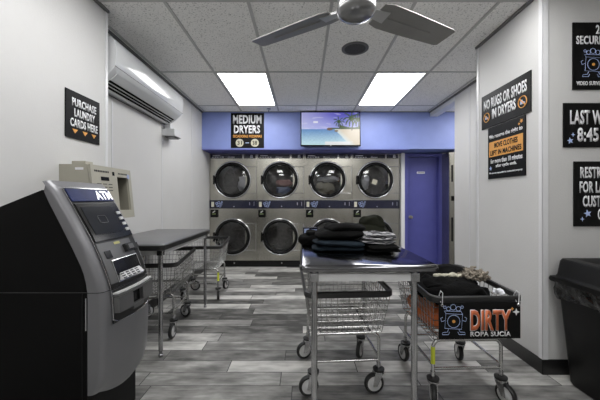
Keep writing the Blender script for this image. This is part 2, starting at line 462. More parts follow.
ceiling_light(XL, GY[5], 'extra ceiling light panel added behind the viewer on the left')  # this pair is unseen, added as extra light for the room
ceiling_light(XR, GY[5], 'extra ceiling light panel added behind the viewer on the right')

ceiling_light(GX[7]-.02, GY[1], 'added ceiling light panel, out of view, brightening the alcove behind the right wall')  # unseen panel added to brighten the dark alcove
sp = thing('ceiling_speaker', 'round dark grey speaker grille set in a ceiling tile below the fan', 'speaker', (.497, 2.867, CEIL))
MB().lathe([(.118, -.001), (.118, -.006), (.10, -.009), (.001, -.011)], (0, 0, 0), 'Z', 40).build('grille', M['spk'], sp, smooth=50)
MB().lathe([(.118, -.001), (.128, -.001), (.128, -.007), (.118, -.009)], (0, 0, 0), 'Z', 40).build('rim', mat('grey_rim', g(.12), .5), sp, smooth=40)
sk = thing('fire_sprinkler', 'small metal fire sprinkler hanging from the ceiling near the blue bulkhead', 'sprinkler', (-.545, 4.78, CEIL))
MB().lathe([(.032, -.001), (.032, -.006), (.012, -.012), (.009, -.03), (.011, -.034)], (0, 0, 0), 'Z', 20).build('escutcheon', M['chrome'], sk, smooth=40)
mb = MB(); mb.lathe([(.002, -.034), (.024, -.05), (.024, -.053), (.002, -.055)], (0, 0, 0), 'Z', 16); mb.build('deflector', M['leg'], sk, smooth=40)

# ceiling fan
FZ = 2.335
fan = thing('ceiling_fan', 'silver three-blade ceiling fan with a round motor, cut by the top edge', 'ceiling fan', (.32, 1.80, CEIL))
h = FZ-CEIL
MB().lathe([(.002, 0), (.065, -.0005), (.065, -.03), (.03, -.055), (.013, -.06), (.013, h+.11)], (0, 0, 0), 'Z', 28).build('downrod', M['fanhub'], fan, smooth=40)
MB().lathe([(.02, h+.13), (.07, h+.125), (.105, h+.10), (.115, h+.06), (.115, h+.02), (.108, h+.0)], (0, 0, 0), 'Z', 44).build('motor', M['fanhub'], fan, smooth=40)
MB().lathe([(.116, h+.012), (.118, h+.0), (.112, h-.012), (.09, h-.03), (.05, h-.042), (.002, h-.046)], (0, 0, 0), 'Z', 44).build('hub_cover', mat('smoky_lens', g(.30), .2, .6), fan, smooth=60)
for k, ang in enumerate((147.5, 26.5, 267)):
    a = R(ang)
    rot = Matrix.Rotation(a, 3, 'Z') @ Matrix.Rotation(R(-12), 3, 'X')
    # blade outline in local (u along blade, v across)
    prof = [(.155, -.085), (.22, -.100), (.40, -.098), (.765, -.084), (.79, -.072), (.775, .068), (.75, .080), (.40, .094), (.22, .096), (.155, .08)]
    if k == 0: prof = [(u, v) for u, v in prof]
    def P(u, v, zz): return Vector((0, 0, h+.025)) + rot @ Vector((u, v, zz))
    mb = MB(); mb.loft([[P(u, v, -.003) for u, v in prof], [P(u, v, .003) for u, v in prof]])
    bl = mb.build('blade', M['fan'], fan)
    MB().tube([P(.25, 0, -.005), P(.62, -.002, -.005)], .004, 6).build('blade_rib', M['fan'], bl)
    mb = MB(); mb.loft([[P(.10, -.03, -.006), P(.23, -.045, -.006), P(.23, .045, -.006), P(.10, .03, -.006)],
                        [P(.10, -.03, .006), P(.23, -.045, .006), P(.23, .045, .006), P(.10, .03, .006)]])
    mb.build('blade_bracket', M['fanhub'], fan)

# ------------------------------------------------------------------ stacked dryers
SC = BACK/300.0
def zpx(y): return CAMZ+(199-y)*SC
DWD = .8465
def make_dryer():
    t = thing('stacked_tumble_dryer', 'x', 'tumble dryer', (0, 0, 0), group='stacked stainless dryers along the back wall')
    # local: x 0..DWD, y=0 front face, +y back
    HOLE = .29
    for (z0, z1, zc, nm) in ((.115, 1.04, zpx(236.8), 'low'), (1.19, 1.925, zpx(180), 'up')):
        # face plate with round hole : ring of quads from circle to rectangle
        mb = MB(); n = 48; inner = []; outer = []
        cx = DWD/2-.01
        xa, xb = .004, DWD-.004
        for k in range(n):
            a = 2*math.pi*k/n; c, s_ = math.cos(a), math.sin(a)
            inner.append((cx+HOLE*c, 0, zc+HOLE*s_))
            tx = ((xb-cx) if c > 0 else (cx-xa))/max(abs(c), 1e-6); tz = ((z1-zc) if s_ > 0 else (zc-z0))/max(abs(s_), 1e-6)
            tt = min(tx, tz); outer.append((cx+tt*c, 0, zc+tt*s_))
        ob = [(x, .02, z) for x, y, z in outer]
        # snap corners
        for (X_, Z_) in ((xa, z0), (xb, z0), (xa, z1), (xb, z1)):
            i = min(range(n), key=lambda q: (outer[q][0]-X_)**2+(outer[q][2]-Z_)**2)
            outer[i] = (X_, 0, Z_); ob[i] = (X_, .02, Z_)
        ib = [(x, .05, z) for x, y, z in inner]
        mb.loft([ib, inner, outer, ob], cap=False)
        mb.build('front_panel', M['dsteel'], t, smooth=30)
        # drum
        mb = MB(); mb.lathe([(.30, .05), (.33, .06), (.33, .60), (.002, .60)], (cx, 0, zc), 'Y', 36, cap=False)
        d = mb.build('drum', M['drum'], t, smooth=40)
        for q in range(3):
            a = R(90+120*q+25)
            mb = MB(); mb.box((cx+.31*math.cos(a), .33, zc+.31*math.sin(a)), (.06, .5, .03), .01, Matrix.Rotation(-a, 3, 'Y'))
            mb.build('drum_lifter', M['drum'], d)
        # door ring: chrome outer, black gasket, glass
        dd = MB().lathe([(.312, -.002), (.330, -.004), (.333, -.012), (.328, -.022), (.320, -.026), (.312, -.024), (.309, -.016), (.310, -.004)], (cx, 0, zc), 'Y', 60, cap=False).build('door', M['chrome'], t, smooth=60)
        MB().lathe([(.309, -.010), (.304, -.026), (.272, -.034), (.258, -.02), (.258, .01), (.270, .02), (.284, .02)], (cx, 0, zc), 'Y', 60, cap=False).build('door_gasket', M['black'], dd, smooth=60)
        MB().lathe([(.002, -.024), (.10, -.023), (.20, -.016), (.262, -.006)], (cx, 0, zc), 'Y', 48, cap=False).build('door_glass', M['glass'], dd, smooth=60)
        # hinge on the left
        MB().box((cx-.325, -.022, zc), (.035, .035, .16), .006).build('door_hinge', M['black'], dd)
        # handle plate on the right
        xh = DWD-.008
        mb = MB()
        mb.bb(xh-.20, xh-.008, -.012, -.001, zc-.235, zc+.235, .004)
        hp = mb.build('handle_plate', M['dsteel'], t)
        mb = MB()
        zz0, zz1 = zc-.235, zc+.235
        mb.tube([(xh-.20, -.013, zz1), (xh-.008, -.013, zz1), (xh-.008, -.013, zz0), (xh-.20, -.013, zz0)], .005, 6)
        mb.build('handle_edge', M['chrome'], hp)
    # cabinet sides, top, back
    mb = MB()
    mb.bb(0, .006, .02, .72, .0, BULKZ-.02).bb(DWD-.006, DWD, .02, .72, 0, BULKZ-.02).bb(0, DWD, .72, .74, 0, BULKZ-.02).bb(.006, DWD-.006, .02, .72, BULKZ-.03, BULKZ-.02).bb(.006, DWD-.006, .02, .72, 1.105, 1.115)
    mb.build('cabinet', M['dsteel'], t)
    MB().bb(.002, DWD-.002, -.002, .02, 1.925, BULKZ-.02, .003).build('top_fascia', M['dsteel'], t)
    # control panels, upper one in two pieces
    cp = MB().bb(.02, .585, -.010, -.002, 1.932, 2.004, .003).build('control_panel', M['navy'], t)
    mb = MB()
    mb.bb(.06, .19, -.0115, -.010, 1.973, 1.985)
    for k in range(5): mb.bb(.05+k*.045, .075+k*.045+.006*(k % 2), -.0115, -.010, 1.948, 1.957)
    mb.bb(.33, .45, -.0115, -.010, 1.950, 1.956).bb(.34, .36, -.0115, -.010, 1.962, 1.966)
    mb.build('panel_marking', M['lt'], cp)
    cp = MB().bb(.615, .82, -.010, -.002, 1.932, 2.004, .003).build('control_panel', M['navy'], t)
    mb = MB(); mb.bb(.725, .775, -.0115, -.010, 1.944, 1.962).bb(.733, .742, -.0115, -.010, 1.965, 1.99).bb(.757, .766, -.0115, -.010, 1.965, 1.99).bb(.733, .766, -.0115, -.010, 1.985, 1.992)
    mb.build('panel_marking', M['lt'], cp)
    cp = MB().bb(.004, DWD-.004, -.010, .02, 1.042, 1.188, .003).build('control_panel', M['navy'], t)
    mb = MB(); mb.bb(.035, .085, -.0115, -.010, 1.07, 1.16)
    mb.build('price_plate', M['ccream'], cp)
    mb = MB()
    for (a, b, r) in ((.13, 1.13, .018), (.17, 1.145, .02), (.21, 1.12, .018), (.15, 1.09, .017), (.19, 1.085, .02), (.225, 1.155, .011)):
        mb.tube([(a+r*math.cos(k*.785), -.012, b+r*math.sin(k*.785)) for k in range(8)], .005, 4, True)
    mb.build('panel_emblem', M['cblue'], cp)
    mb = MB(); mb.lathe([(.011, 0), (.011, -.006), (.003, -.007)], (.44, -.010, 1.075), 'Y', 12).bb(.71, .725, -.0115, -.010, 1.10, 1.15).bb(.79, .80, -.0115, -.010, 1.09, 1.16)
    mb.build('keyhole', M['chrome'], cp)
    # card reader on the lower face
    cr = MB().bb(.025, .155, -.03, -.001, .885, 1.02, .006).build('card_reader', M['black'], t)
    MB().bb(.055, .12, -.0315, -.03, .935, .955).build('reader_display', mat('dim_green_display', (.12, .16, .06), .3), cr)
    MB().tube([(.07, -.034, .97), (.11, -.036, 1.0)], .008, 6).build('reader_slot', M['hub'], cr)
    pn = MB().bb(0, DWD, .01, .05, 0, .112, .002).build('plinth', M['black'], t)
    MB().lathe([(.012, 0), (.012, -.004), (.003, -.005)], (.44, .01, .07), 'Y', 12).build('plinth_lock', M['chrome'], pn)
    return t
dz = make_dryer()
DX0 = -1.665
labels = ['leftmost stacked stainless dryer, in the corner by the white wall, both drums empty',
          'second stacked stainless dryer, pink and blue washing in its upper drum, beneath the round-numbered sign',
          'third stacked stainless dryer, below the television, cream washing in its upper drum',
          'rightmost stacked stainless dryer, beside the blue door, with a pale sticker on its upper glass']
dry = []
for i in range(4):
    o = dz if i == 0 else copy_tree(dz)
    o.location = (DX0+i*DWD, BACK, 0); o['label'] = labels[i]; dry.append(o)
stx = DX0+3*DWD
MB().box((DWD/2-.03, -.026, zpx(182)), (.085, .002, .085), 0, Matrix.Rotation(R(20), 3, 'Y')).build('glass_sticker', M['ccream'], dry[3])

# ------------------------------------------------------------------ cloth
def blob(mb, c, d, e=.55, amp=.012, fr=14, seed=0, nu=40, nv=22, rotz=0, flat=True):
    """soft folded slab: superellipsoid with wrinkles; d = full sizes"""
    rings = []
    def sgn(v, p): return math.copysign(abs(v)**p, v)
    for j in range(nv+1):
        ph = -math.pi/2+math.pi*j/nv; ring = []
        for i in range(nu):
            th = 2*math.pi*i/nu
            x = d[0]/2*sgn(math.cos(ph), .7)*sgn(math.cos(th), e)
            y = d[1]/2*sgn(math.cos(ph), .7)*sgn(math.sin(th), e)
            z = d[2]/2*sgn(math.sin(ph), .8)
            v = Vector((x, y, z))
            nn = noise.noise_vector(Vector((x*fr+seed*3.1, y*fr, z*fr*1.6+seed)))
            nn2 = noise.noise_vector(Vector((x*fr*2.7, y*fr*2.7+seed, z*fr*3)))
            v += nn*amp + nn2*amp*.45
            if flat: v.z = max(v.z, -d[2]/2)
            v = Matrix.Rotation(rotz, 3, 'Z') @ v + Vector(c)
            ring.append(v)
        rings.append(ring)
    mb.loft(rings); return mb
def garment(name, label, cat, c, slabs, m, group=None, smooth=80):
    mb = MB()
    for i, s_ in enumerate(slabs): blob(mb, *s_[:2], **(s_[2] if len(s_) > 2 else {}))
    o = mb.build(name, m, smooth=smooth, loc=c); tag(o, label, cat, group); return o

# washing and pale reflection shapes inside the drums (top-level, rests in the drum)
cx2 = DX0+DWD*1.5; cx3 = DX0+DWD*2.5; cx1 = DX0+DWD*.5; cx4 = DX0+3.5*DWD
zu = zpx(180)
garment('washing', 'dusty pink cloth lying in the upper drum of the second dryer', 'laundry', (cx2+.05, BACK+.16, zu-.05), [((0, 0, 0), (.30, .20, .11), dict(amp=.03, flat=False, seed=2))], M['cpink'], 'washing in the dryers')
garment('washing', 'pale blue cloth below the pink one in the second dryer', 'laundry', (cx2+.05, BACK+.16, zu-.185), [((0, 0, 0), (.26, .20, .13), dict(amp=.03, flat=False, seed=3))], M['cblue'], 'washing in the dryers')
garment('washing', 'cream sheet heaped in the upper drum of the dryer below the television', 'laundry', (cx3-.05, BACK+.17, zu-.14), [((0, 0, 0), (.34, .20, .19), dict(amp=.04, flat=False, seed=4))], M['ccream'], 'washing in the dryers')
garment('washing', 'grey cloth beside the cream sheet in the dryer below the television', 'laundry', (cx3+.02, BACK+.18, zu+.025), [((0, 0, 0), (.40, .20, .08), dict(amp=.03, flat=False, seed=5))], M['cwhite'], 'washing in the dryers')
garment('washing', 'pale rounded shape standing in for a reflection at the right of the upper drum in the leftmost dryer', 'laundry', (cx1+.15, BACK+.16, zu-.07), [((0, 0, 0), (.17, .20, .28), dict(amp=.03, flat=False, seed=6, e=.9))], M['cwhite'], 'washing in the dryers')  # pale shape put in place of the reflection on the glass
garment('washing', 'pale rounded shape standing in for a reflection at the left of the upper drum in the dryer beside the blue door', 'laundry', (cx4-.17, BACK+.16, zu-.04), [((0, 0, 0), (.15, .20, .26), dict(amp=.03, flat=False, seed=7, e=.9))], M['cwhite'], 'washing in the dryers')  # white half-moon reflection built as a solid shape

# grey locker seen past the wall end, right of the blue door
lk = thing('metal_locker', 'tall grey metal cabinet just visible right of the blue door', 'cabinet', (2.46, 5.05, 0))
MB().bb(0, .5, 0, .28, .0, 2.0, .004).build('body', M['dsteel'], lk)
MB().bb(.01, .49, -.012, -.001, .08, 1.96, .003).build('door', M['dsteel'], lk)
MB().bb(.035, .075, -.03, -.013, 1.18, 1.26, .003).bb(.035, .055, -.025, -.013, 1.5, 1.78, .002).bb(.035, .055, -.025, -.013, .5, .9, .002).build('latch', M['black'], lk)

# ------------------------------------------------------------------ television
tv = thing('television', 'flat wall television showing a tropical beach with palm trees', 'television', (.447, 4.87, 2.352), (R(-4), 0, 0))
TW, TH = .975, .575
mb = MB(); mb.bb(-TW/2, TW/2, 0, .035, -TH/2, TH/2, .004)
tvb = mb.build('casing', M['black'], tv)
MB().bb(-.2, .2, .035, .06, -.15, .15).build('wall_mount', M['blackm'], tv)
MB().bb(-.01, .01, -.002, 0, -TH/2+.002, -TH/2+.012).build('power_mark', M['hub'], tv)
NX, NZ = 150, 84
def lerp(a, b, t): t = max(0, min(1, t)); return tuple(p+(q-p)*t for p, q in zip(a, b))
def palm(u, v, bx, by, r, seed):
    dx, dy = (u-bx)*1.75, v-by; d = math.hypot(dx, dy)
    if d > r: return False
    a = math.atan2(dy, dx)
    for k in range(9):
        fa = k*2*math.pi/9+seed
        da = (a-fa+math.pi) % (2*math.pi)-math.pi
        droop = .5*(d/r)**2*math.cos(fa)
        if abs(da+droop) < .16*(1.15-d/r)+.05: return True
    return d < r*.3
def scenecol(u, v):
    if v > .48:
        c = lerp((.42, .46, .95), (.10, .09, .55), (v-.48)/.45)
        c = lerp(c, (.8, .82, 1), .45*max(0, 1-u*1.6))
        cl = noise.noise(Vector((u*7, v*16, 3)))
        if cl > .42 or v < .56 and cl > .1: c = lerp(c, (.8, .8, 1), .35)
        if abs(u-.24) < .04 and abs(v-.70) < .03: c = (.85, .86, 1)
        if u > .66 and v < .60 - .06*math.sin(u*9): c = lerp((.10, .16, .05), (.03, .06, .02), noise.noise(Vector((u*60, v*60, 0)))*.5+.5)
        if .5 < u < .68 and v < .535: c = (.10, .15, .12)
    else:
        c = lerp((.62, .88, .95), (.13, .30, .62), v/.48)
        nn = noise.noise(Vector((u*30, v*50, 1))); c = tuple(max(0, q*(1+.18*nn)) for q in c)
        edge = .66+.36*(.30-v)*1.2 if v < .30 else .66-.25*(v-.30)/.18
        edge = .60+ (.42-v)*.55
        if u > edge: c = lerp((.78, .88, .88), (.80, .70, .55), (u-edge)*9)
        if v < .10 and .40 < u < .85 + .1*nn: c = (.9, .92, .93)
    if math.hypot((u-.485)/.05, (v-.485)/.045) < 1: c = (.20, .12, .08)
    if math.hypot((u-.60)/.035, (v-.43)/.03) < 1: c = (.25, .18, .12)
    if abs(u-(.655+.02*(v-.5))) < .006 and .5 < v < .72: c = (.06, .05, .04)
    if abs(u-(.87+.06*(v-.5))) < .008 and .45 < v < .8: c = (.06, .05, .04)
    if palm(u, v, .645, .72, .17, .3) or palm(u, v, .86, .82, .26, .8) or palm(u, v, .97, .78, .22, .1):
        k = noise.noise(Vector((u*40, v*40, 5))); c = lerp((.01, .035, .005), (.06, .13, .02), k+.5)
    return c
mb = MB()
W2, H2 = TW/2-.016, TH/2-.020
vs = [[mb.bm.verts.new((-W2+2*W2*i/NX, -.0012, -H2+2*H2*j/NZ)) for i in range(NX+1)] for j in range(NZ+1)]
for j in range(NZ):
    for i in range(NX): mb.bm.faces.new((vs[j][i], vs[j][i+1], vs[j+1][i+1], vs[j+1][i]))
so = mb.build('screen', None, tv)
ca = so.data.color_attributes.new('picture', 'FLOAT_COLOR', 'POINT')
for v in so.data.vertices:
    ca.data[v.index].color = (*scenecol((v.co.x+W2)/(2*W2), (v.co.z+H2)/(2*H2)), 1)
m = bpy.data.materials.new('beach_picture_screen'); m.use_nodes = True
nt = m.node_tree; b = nt.nodes['Principled BSDF']
at = nt.nodes.new('ShaderNodeVertexColor'); at.layer_name = 'picture'
nt.links.new(at.outputs[0], b.inputs['Emission Color']); b.inputs['Emission Strength'].default_value = .34
b.inputs['Base Color'].default_value = (.01, .01, .01, 1); b.inputs['Roughness'].default_value = .3
so.data.materials.append(m)

# ------------------------------------------------------------------ signs
# "MEDIUM DRYERS" on the bulkhead
s = sign_thing('square black sign reading MEDIUM DRYERS with two numbered circles, on the blue bulkhead', (-1.188, BULK, 2.052), FACE_CAM, .545, .575)
def fy(y): return (148.2-y)*.0165
lettering('MEDIUM', .035, .505, fy(124.2), fy(115.5), .0095, M['lt'], s, bold=.035)
lettering('DRYERS', .050, .480, fy(133.8), fy(125.6), .0095, M['lt'], s, bold=.035)
lettering('SECADORAS MEDIANAS', .035, .510, fy(138.0), fy(135.2), .0095, M['orange'], s, bold=.03)
for cx_, tx in ((.145, '31'), (.395, '38')):
    MB().lathe([(.066, .0095), (.066, .0105)], (cx_, fy(143.2), 0), 'Z', 28).build('number_disc', M['ccream'], s)
    lettering(tx, cx_-.037, cx_+.037, fy(143.2)-.032, fy(143.2)+.032, .011, M['sign'], s, bold=.02)
MB().bb(.24, .30, fy(143.2)-.006, fy(143.2)+.006, .0095, .0105).build('dash', M['lblue'], s)

# "PURCHASE LAUNDRY CARDS HERE"
s = sign_thing('square black sign with white words and three orange arrows above the beige card machine', (NWX, 1.886, 1.605), FACE_RIGHT, .314, .308)
def T(t, x0, x1, a, b, H, m=M['lt'], bold=.03, z=.0095): return lettering(t, x0, x1, H*(1-b), H*(1-a), z, m, s, bold=bold)
T('PURCHASE', .05, .275, .14, .315, .308); T('LAUNDRY', .07, .262, .355, .535, .308); T('CARDS HERE', .035, .29, .575, .755, .308)
mb = MB()
for x in (.075, .165, .252): mb.prism([(x-.024, .308*.20), (x+.024, .308*.20), (x, .308*.11)], .0095, .0107, 'Z')
mb.build('arrows', M['orange'], s)

# "NO RUGS OR SHOES IN DRYERS"
def prohibition(parent, cx_, cy_, r):
    mb = MB(); n = 28
    mb.tube([(cx_+r*math.cos(2*math.pi*k/n), cy_+r*math.sin(2*math.pi*k/n), .011) for k in range(n)], r*.085, 5, True)
    mb.tube([(cx_-r*.7, cy_+r*.7, .012), (cx_+r*.7, cy_-r*.7, .012)], r*.085, 5)
    mb.build('prohibition_ring', M['orange'], parent)
    mb = MB(); mb.prism([(cx_-r*.6, cy_-r*.35), (cx_+r*.55, cy_-r*.35), (cx_+r*.55, cy_-r*.1), (cx_+.1*r, cy_+.1*r), (cx_-.1*r, cy_+.45*r), (cx_-.5*r, cy_+.4*r)], .0095, .0103, 'Z')
    mb.build('shoe_symbol', M['lblue'], parent)
s = sign_thing('wide black sign forbidding rugs or shoes in dryers, on the right wall', (RWX, 2.764, 1.842), FACE_LEFT, .597, .302)
lettering('NO RUGS OR SHOES', .038, .560, .163, .252, .0095, M['lt'], s, bold=.03)
lettering('IN DRYERS', .155, .445, .062, .148, .0095, M['lt'], s, bold=.03)
prohibition(s, .079, .095, .040); prohibition(s, .517, .096, .043)
# second sign below
s = sign_thing('square black sign with an orange banner about moving clothes left in machines', (RWX, 2.668, 1.386), FACE_LEFT, .448, .450)
T('We reserve the right to', .02, .42, .155, .25, .45, bold=.02)
MB().bb(.018, .425, .45*.42, .45*.71, .0092, .0098).build('banner', M['orange'], s)
T('MOVE CLOTHES', .09, .37, .32, .42, .45, M['sign'], z=.0100); T('LEFT IN MACHINES', .035, .41, .46, .555, .45, M['sign'], z=.0100)
T('for more than 10 minutes', .04, .42, .62, .71, .45, bold=.02); T('after cycle ends.', .11, .36, .73, .81, .45, bold=.02)
T('We are not responsible for unattended property', .02, .42, .875, .92, .45, bold=.015)
mb = MB(); star(mb, .04, .45*.20, .02, .0095); mb.build('star_mark', M['lblue'], s)
mb = MB(); star(mb, .41, .45*.92, .018, .0095, rot=.4); star(mb, .385, .45*.88, .011, .0095, 4); mb.build('star_mark', M['orange'], s)

# signs on the wall facing the viewer
PX = RWY0/300
def fx(x): return (x-303)*PX
def fz(y): return CAMZ+(199-y)*PX
def fsign(label, x0, y0, y1, wd):
    t = sign_thing(label, (fx(x0), RWY0, fz(y1)), FACE_CAM, wd, (y1-y0)*PX)
    def put(tx, xa, xb, ya, yb, m=M['lt'], bold=.03):
        lettering(tx, (xa-x0)*PX, (xb-x0)*PX, (y1-yb)*PX, (y1-ya)*PX, .0095, m, t, bold=bold)
    return t, put
t, put = fsign('black security sign at the upper right edge, with a washing machine drawing', 571.8, 23, 90, .44)
put('24', 594.5, 602.5, 25.8, 34.6); put('SECURITY', 575, 609, 36.5, 45); put('VIDEO SURVEILLANCE', 575.3, 614, 81.8, 85.8, bold=.02)
washer_emblem(t, (592-571.8)*PX, (90-64)*PX, .17, .0105)
t, put = fsign('black sign giving the LAST WASH time, middle of the three at the right edge', 562.4, 103.3, 147.5, .46)
put('LAST WASH', 568.8, 617, 110.5, 124.8); put('8:45 PM', 576, 617, 128, 142)
mb = MB(); star(mb, (569-562.4)*PX, (147.5-141)*PX, .023, .0095, rot=.2); star(mb, (571.8-562.4)*PX, (147.5-135)*PX, .015, .0095, 4, .3); mb.build('star_mark', M['lblue'], t)
t, put = fsign('black restrooms-for-customers sign, lowest of the three at the right edge', 572.8, 161.5, 226.3, .46)
put('RESTROOMS', 579, 622, 167, 178.3); put('FOR LAUNDRY', 578.3, 628, 181.3, 193); put('CUSTOMERS', 581.5, 622, 195.6, 207)
put('ONLY', 596.5, 613, 208.8, 219.8)
mb = MB(); star(mb, (586.3-572.8)*PX, (226.3-213.5)*PX, .027, .0095, rot=.2); star(mb, (581-572.8)*PX, (226.3-219)*PX, .016, .0095, 4, .3); mb.build('star_mark', M['lblue'], t)

# ------------------------------------------------------------------ air conditioner
ac = thing('air_conditioner', 'long white split air conditioner high on the left wall', 'air conditioner', (LWX, 2.325, 2.1))
ACL = 1.30
prof = [(0, .01), (.05, .0), (.12, .045), (.185, .105), (.212, .135), (.219, .18), (.2255, .25), (.222, .295), (.205, .345), (.175, .375), (.12, .392), (0, .398)]
MB().loft([[(a, y, b) for a, b in prof] if 0 < i < 3 else [(a*.985, y, .2+(b-.2)*.98) for a, b in prof] for i, y in enumerate((0, .012, ACL-.012, ACL))]).build('housing', M['white'], ac, smooth=35)
# front lip line and outlet vents
mb = MB()
for k, (a0, b0) in enumerate(((.075, .014), (.098, .030), (.121, .0465))):
    mb.prism([(a0, b0-.004), (a0+.014, b0+.006), (a0+.011, b0+.012), (a0-.004, b0+.002)], .06, ACL-.06)
mb.build('outlet_slot', M['black'], ac)
mb = MB(); mb.prism([(.142, .056), (.19, .102), (.196, .098), (.148, .051)], .05, ACL-.05); mb.build('flap', M['white'], ac)
MB().bb(.205, .2155, .0, ACL, .14, .143).build('front_gap', M['atmg'], ac)
MB().tube([(.02, .05, -.006), (.02, ACL-.05, -.006)], .004, 6).build('bottom_edge', M['atmg'], ac)
# white box on the wall below its far end
bx = thing('junction_box', 'small white box with a cable on the wall under the air conditioner', 'box', (LWX, 3.55, 1.96))
MB().bb(0, .15, 0, .20, .0, .085, .008).build('housing', M['white'], bx)
MB().bb(.02, .09, .03, .10, .085, .15, .006).build('upper_housing', M['white'], bx)
MB().bb(.02, .13, .02, .18, -.012, -.0005, .003).build('base', M['atmg'], bx)
MB().tube([(.05, .06, .145), (.06, .03, .165), (.04, -.01, .15), (.03, -.02, .17), (.03, .0, .20)], .005, 6).build('cable', M['atmg'], bx, smooth=60)

# ------------------------------------------------------------------ beige card machine
cm = thing('card_vending_machine', 'beige wall-mounted laundry card machine behind the cash machine', 'card machine', (NWX, 1.844, 1.075))
CH, CL = .350, .425
d0, d1 = .176, .212                     # depth at top and bottom
mb = MB(); mb.prism([(.0, .10), (d1-.02, .10), (d0-.002, CH), (0, CH)], 0, CL*.62)
mb.build('cabinet', M['beige'], cm)
# front plate with opening on the right
def FP(y, z, o=0):
    tt = 1-z/CH; return (d0+(d1-d0)*tt+o, y, z)
ox0, ox1, oz0, oz1 = CL*.60, CL-.035, .055, CH-.06
mb = MB()
def slab(y0, y1, z0, z1, o0=0, o1=.016):
    mb.loft([[FP(y0, z0, o0), FP(y1, z0, o0), FP(y1, z1, o0), FP(y0, z1, o0)], [FP(y0, z0, o1), FP(y1, z0, o1), FP(y1, z1, o1), FP(y0, z1, o1)]])
slab(0, ox0, .0, CH); slab(ox1, CL, 0, CH); slab(ox0, ox1, 0, oz0); slab(ox0, ox1, oz1, CH)
mb.build('front_plate', M['beige'], cm)
mb = MB()
mb.bb(.0, .01, ox0, ox1, oz0, oz1)
mb.loft([[(0, ox1, oz0), (0, ox1+.006, oz0), FP(ox1+.006, oz0), FP(ox1, oz0)], [(0, ox1, oz1), (0, ox1+.006, oz1), FP(ox1+.006, oz1), FP(ox1, oz1)]])
mb.loft([[(0, ox0, oz0-.006), (0, ox1, oz0-.006), FP(ox1, oz0-.006), FP(ox0, oz0-.006)], [(0, ox0, oz0), (0, ox1, oz0), FP(ox1, oz0), FP(ox0, oz0)]])
mb.loft([[(0, ox0, oz1), (0, ox1, oz1), FP(ox1, oz1), FP(ox0, oz1)], [(0, ox0, oz1+.006), (0, ox1, oz1+.006), FP(ox1, oz1+.006), FP(ox0, oz1+.006)]])
mb.build('dispensing_recess', M['beiged'], cm)
mb = MB(); mb.bb(.03, .12, .06, .13, CH, CH+.028, .004); mb.build('top_lock_box', M['beige'], cm)
mb = MB(); slab(.085, .165, CH-.095, CH-.070, .0162, .018); dp = mb.build('display', M['black'], cm)
mb = MB()
for k in range(9): slab(.03+k*.016, .041+k*.016, CH-.042, CH-.030, .0162, .017)
mb.build('panel_title', M['atmd'], cm); mb = MB()
for k in range(7): slab(.27+k*.016, .281+k*.016, CH-.042, CH-.032, .0162, .017)
mb.build('panel_title', M['atmd'], cm); mb = MB()
for r_ in range(3):
    for k in range(3): slab(.045+k*.055, .085+k*.055, CH-.120-r_*.02, CH-.115-r_*.02, .0162, .017)
mb.build('panel_marking', M['atmd'], cm)
mb = MB(); slab(.205, .225, CH-.055, CH-.030, .0162, .019); mb.build('lock', M['black'], cm)
mb = MB(); slab(.375, .40, CH-.065, CH-.035, .0162, .018); mb.build('badge', M['cblue'], cm)
mb = MB(); mb.bb(.10, .15, -.0015, -.0002, CH-.035, CH-.02); mb.build('side_label', M['lt'], cm)

# ------------------------------------------------------------------ cash machine
YN, YF = 1.385, 1.795
YC, YH = (YN+YF)/2, (YF-YN)/2
Fp = [(.30, -.965), (.33, -.935), (.38, -.922), (.50, -.915), (.64, -.915), (.72, -.918), (.775, -.925), (.84, -.943), (.92, -.973), (1.025, -1.018), (1.165, -1.095), (1.25, -1.145), (1.275, -1.16), (1.30, -1.195)]
Bp = [(.30, -.995), (.77, -.995), (.84, -1.005), (.897, -1.025), (1.017, -1.082), (1.15, -1.150), (1.23, -1.192), (1.26, -1.198), (1.28, -1.19), (1.30, -1.205)]
def interp(tab, z):
    if z <= tab[0][0]: return tab[0][1]
    for (a, b), (c, d) in zip(tab, tab[1:]):
        if z <= c: return b+(d-b)*(z-a)/(c-a)
    return tab[-1][1]
def FX(z): return (interp(Fp, z-.012)+interp(Fp, z)+interp(Fp, z+.012))/3
def bulge(y, z): k = max(0, 1-((y-YC)/YH)**2); return k*(.024 if z < .8 else .024-.016*min(1, (z-.8)/.3))
def S(y, z, off=0):
    n = Vector((1, 0, -(FX(z+.01)-FX(z-.01))/.02)).normalized()
    return Vector((FX(z)+bulge(y, z), y, z)) + n*off
atm = thing('cash_machine', 'tall black and silver cash machine with an illuminated ATM header at the left', 'cash machine', (0, 0, 0))
def patch(mb, y0, y1, z0, z1, o0, o1, ny=8, nz=8, yfun=None):
    def pt(i, j, o):
        z = z0+(z1-z0)*j/nz; y = y0+(y1-y0)*i/ny
        return S(y, z, o)
    A = [[mb.bm.verts.new(pt(i, j, o1)) for i in range(ny+1)] for j in range(nz+1)]
    B = [[mb.bm.verts.new(pt(i, j, o0)) for i in range(ny+1)] for j in range(nz+1)]
    f = mb.bm.faces.new
    for j in range(nz):
        for i in range(ny):
            f((A[j][i], A[j][i+1], A[j+1][i+1], A[j+1][i])); f((B[j][i], B[j+1][i], B[j+1][i+1], B[j][i+1]))
    for j in range(nz):
        f((A[j][0], A[j+1][0], B[j+1][0], B[j][0])); f((A[j][ny], B[j][ny], B[j+1][ny], A[j+1][ny]))
    for i in range(ny):
        f((A[0][i], B[0][i], B[0][i+1], A[0][i+1])); f((A[nz][i], A[nz][i+1], B[nz][i+1], B[nz][i]))
    return mb
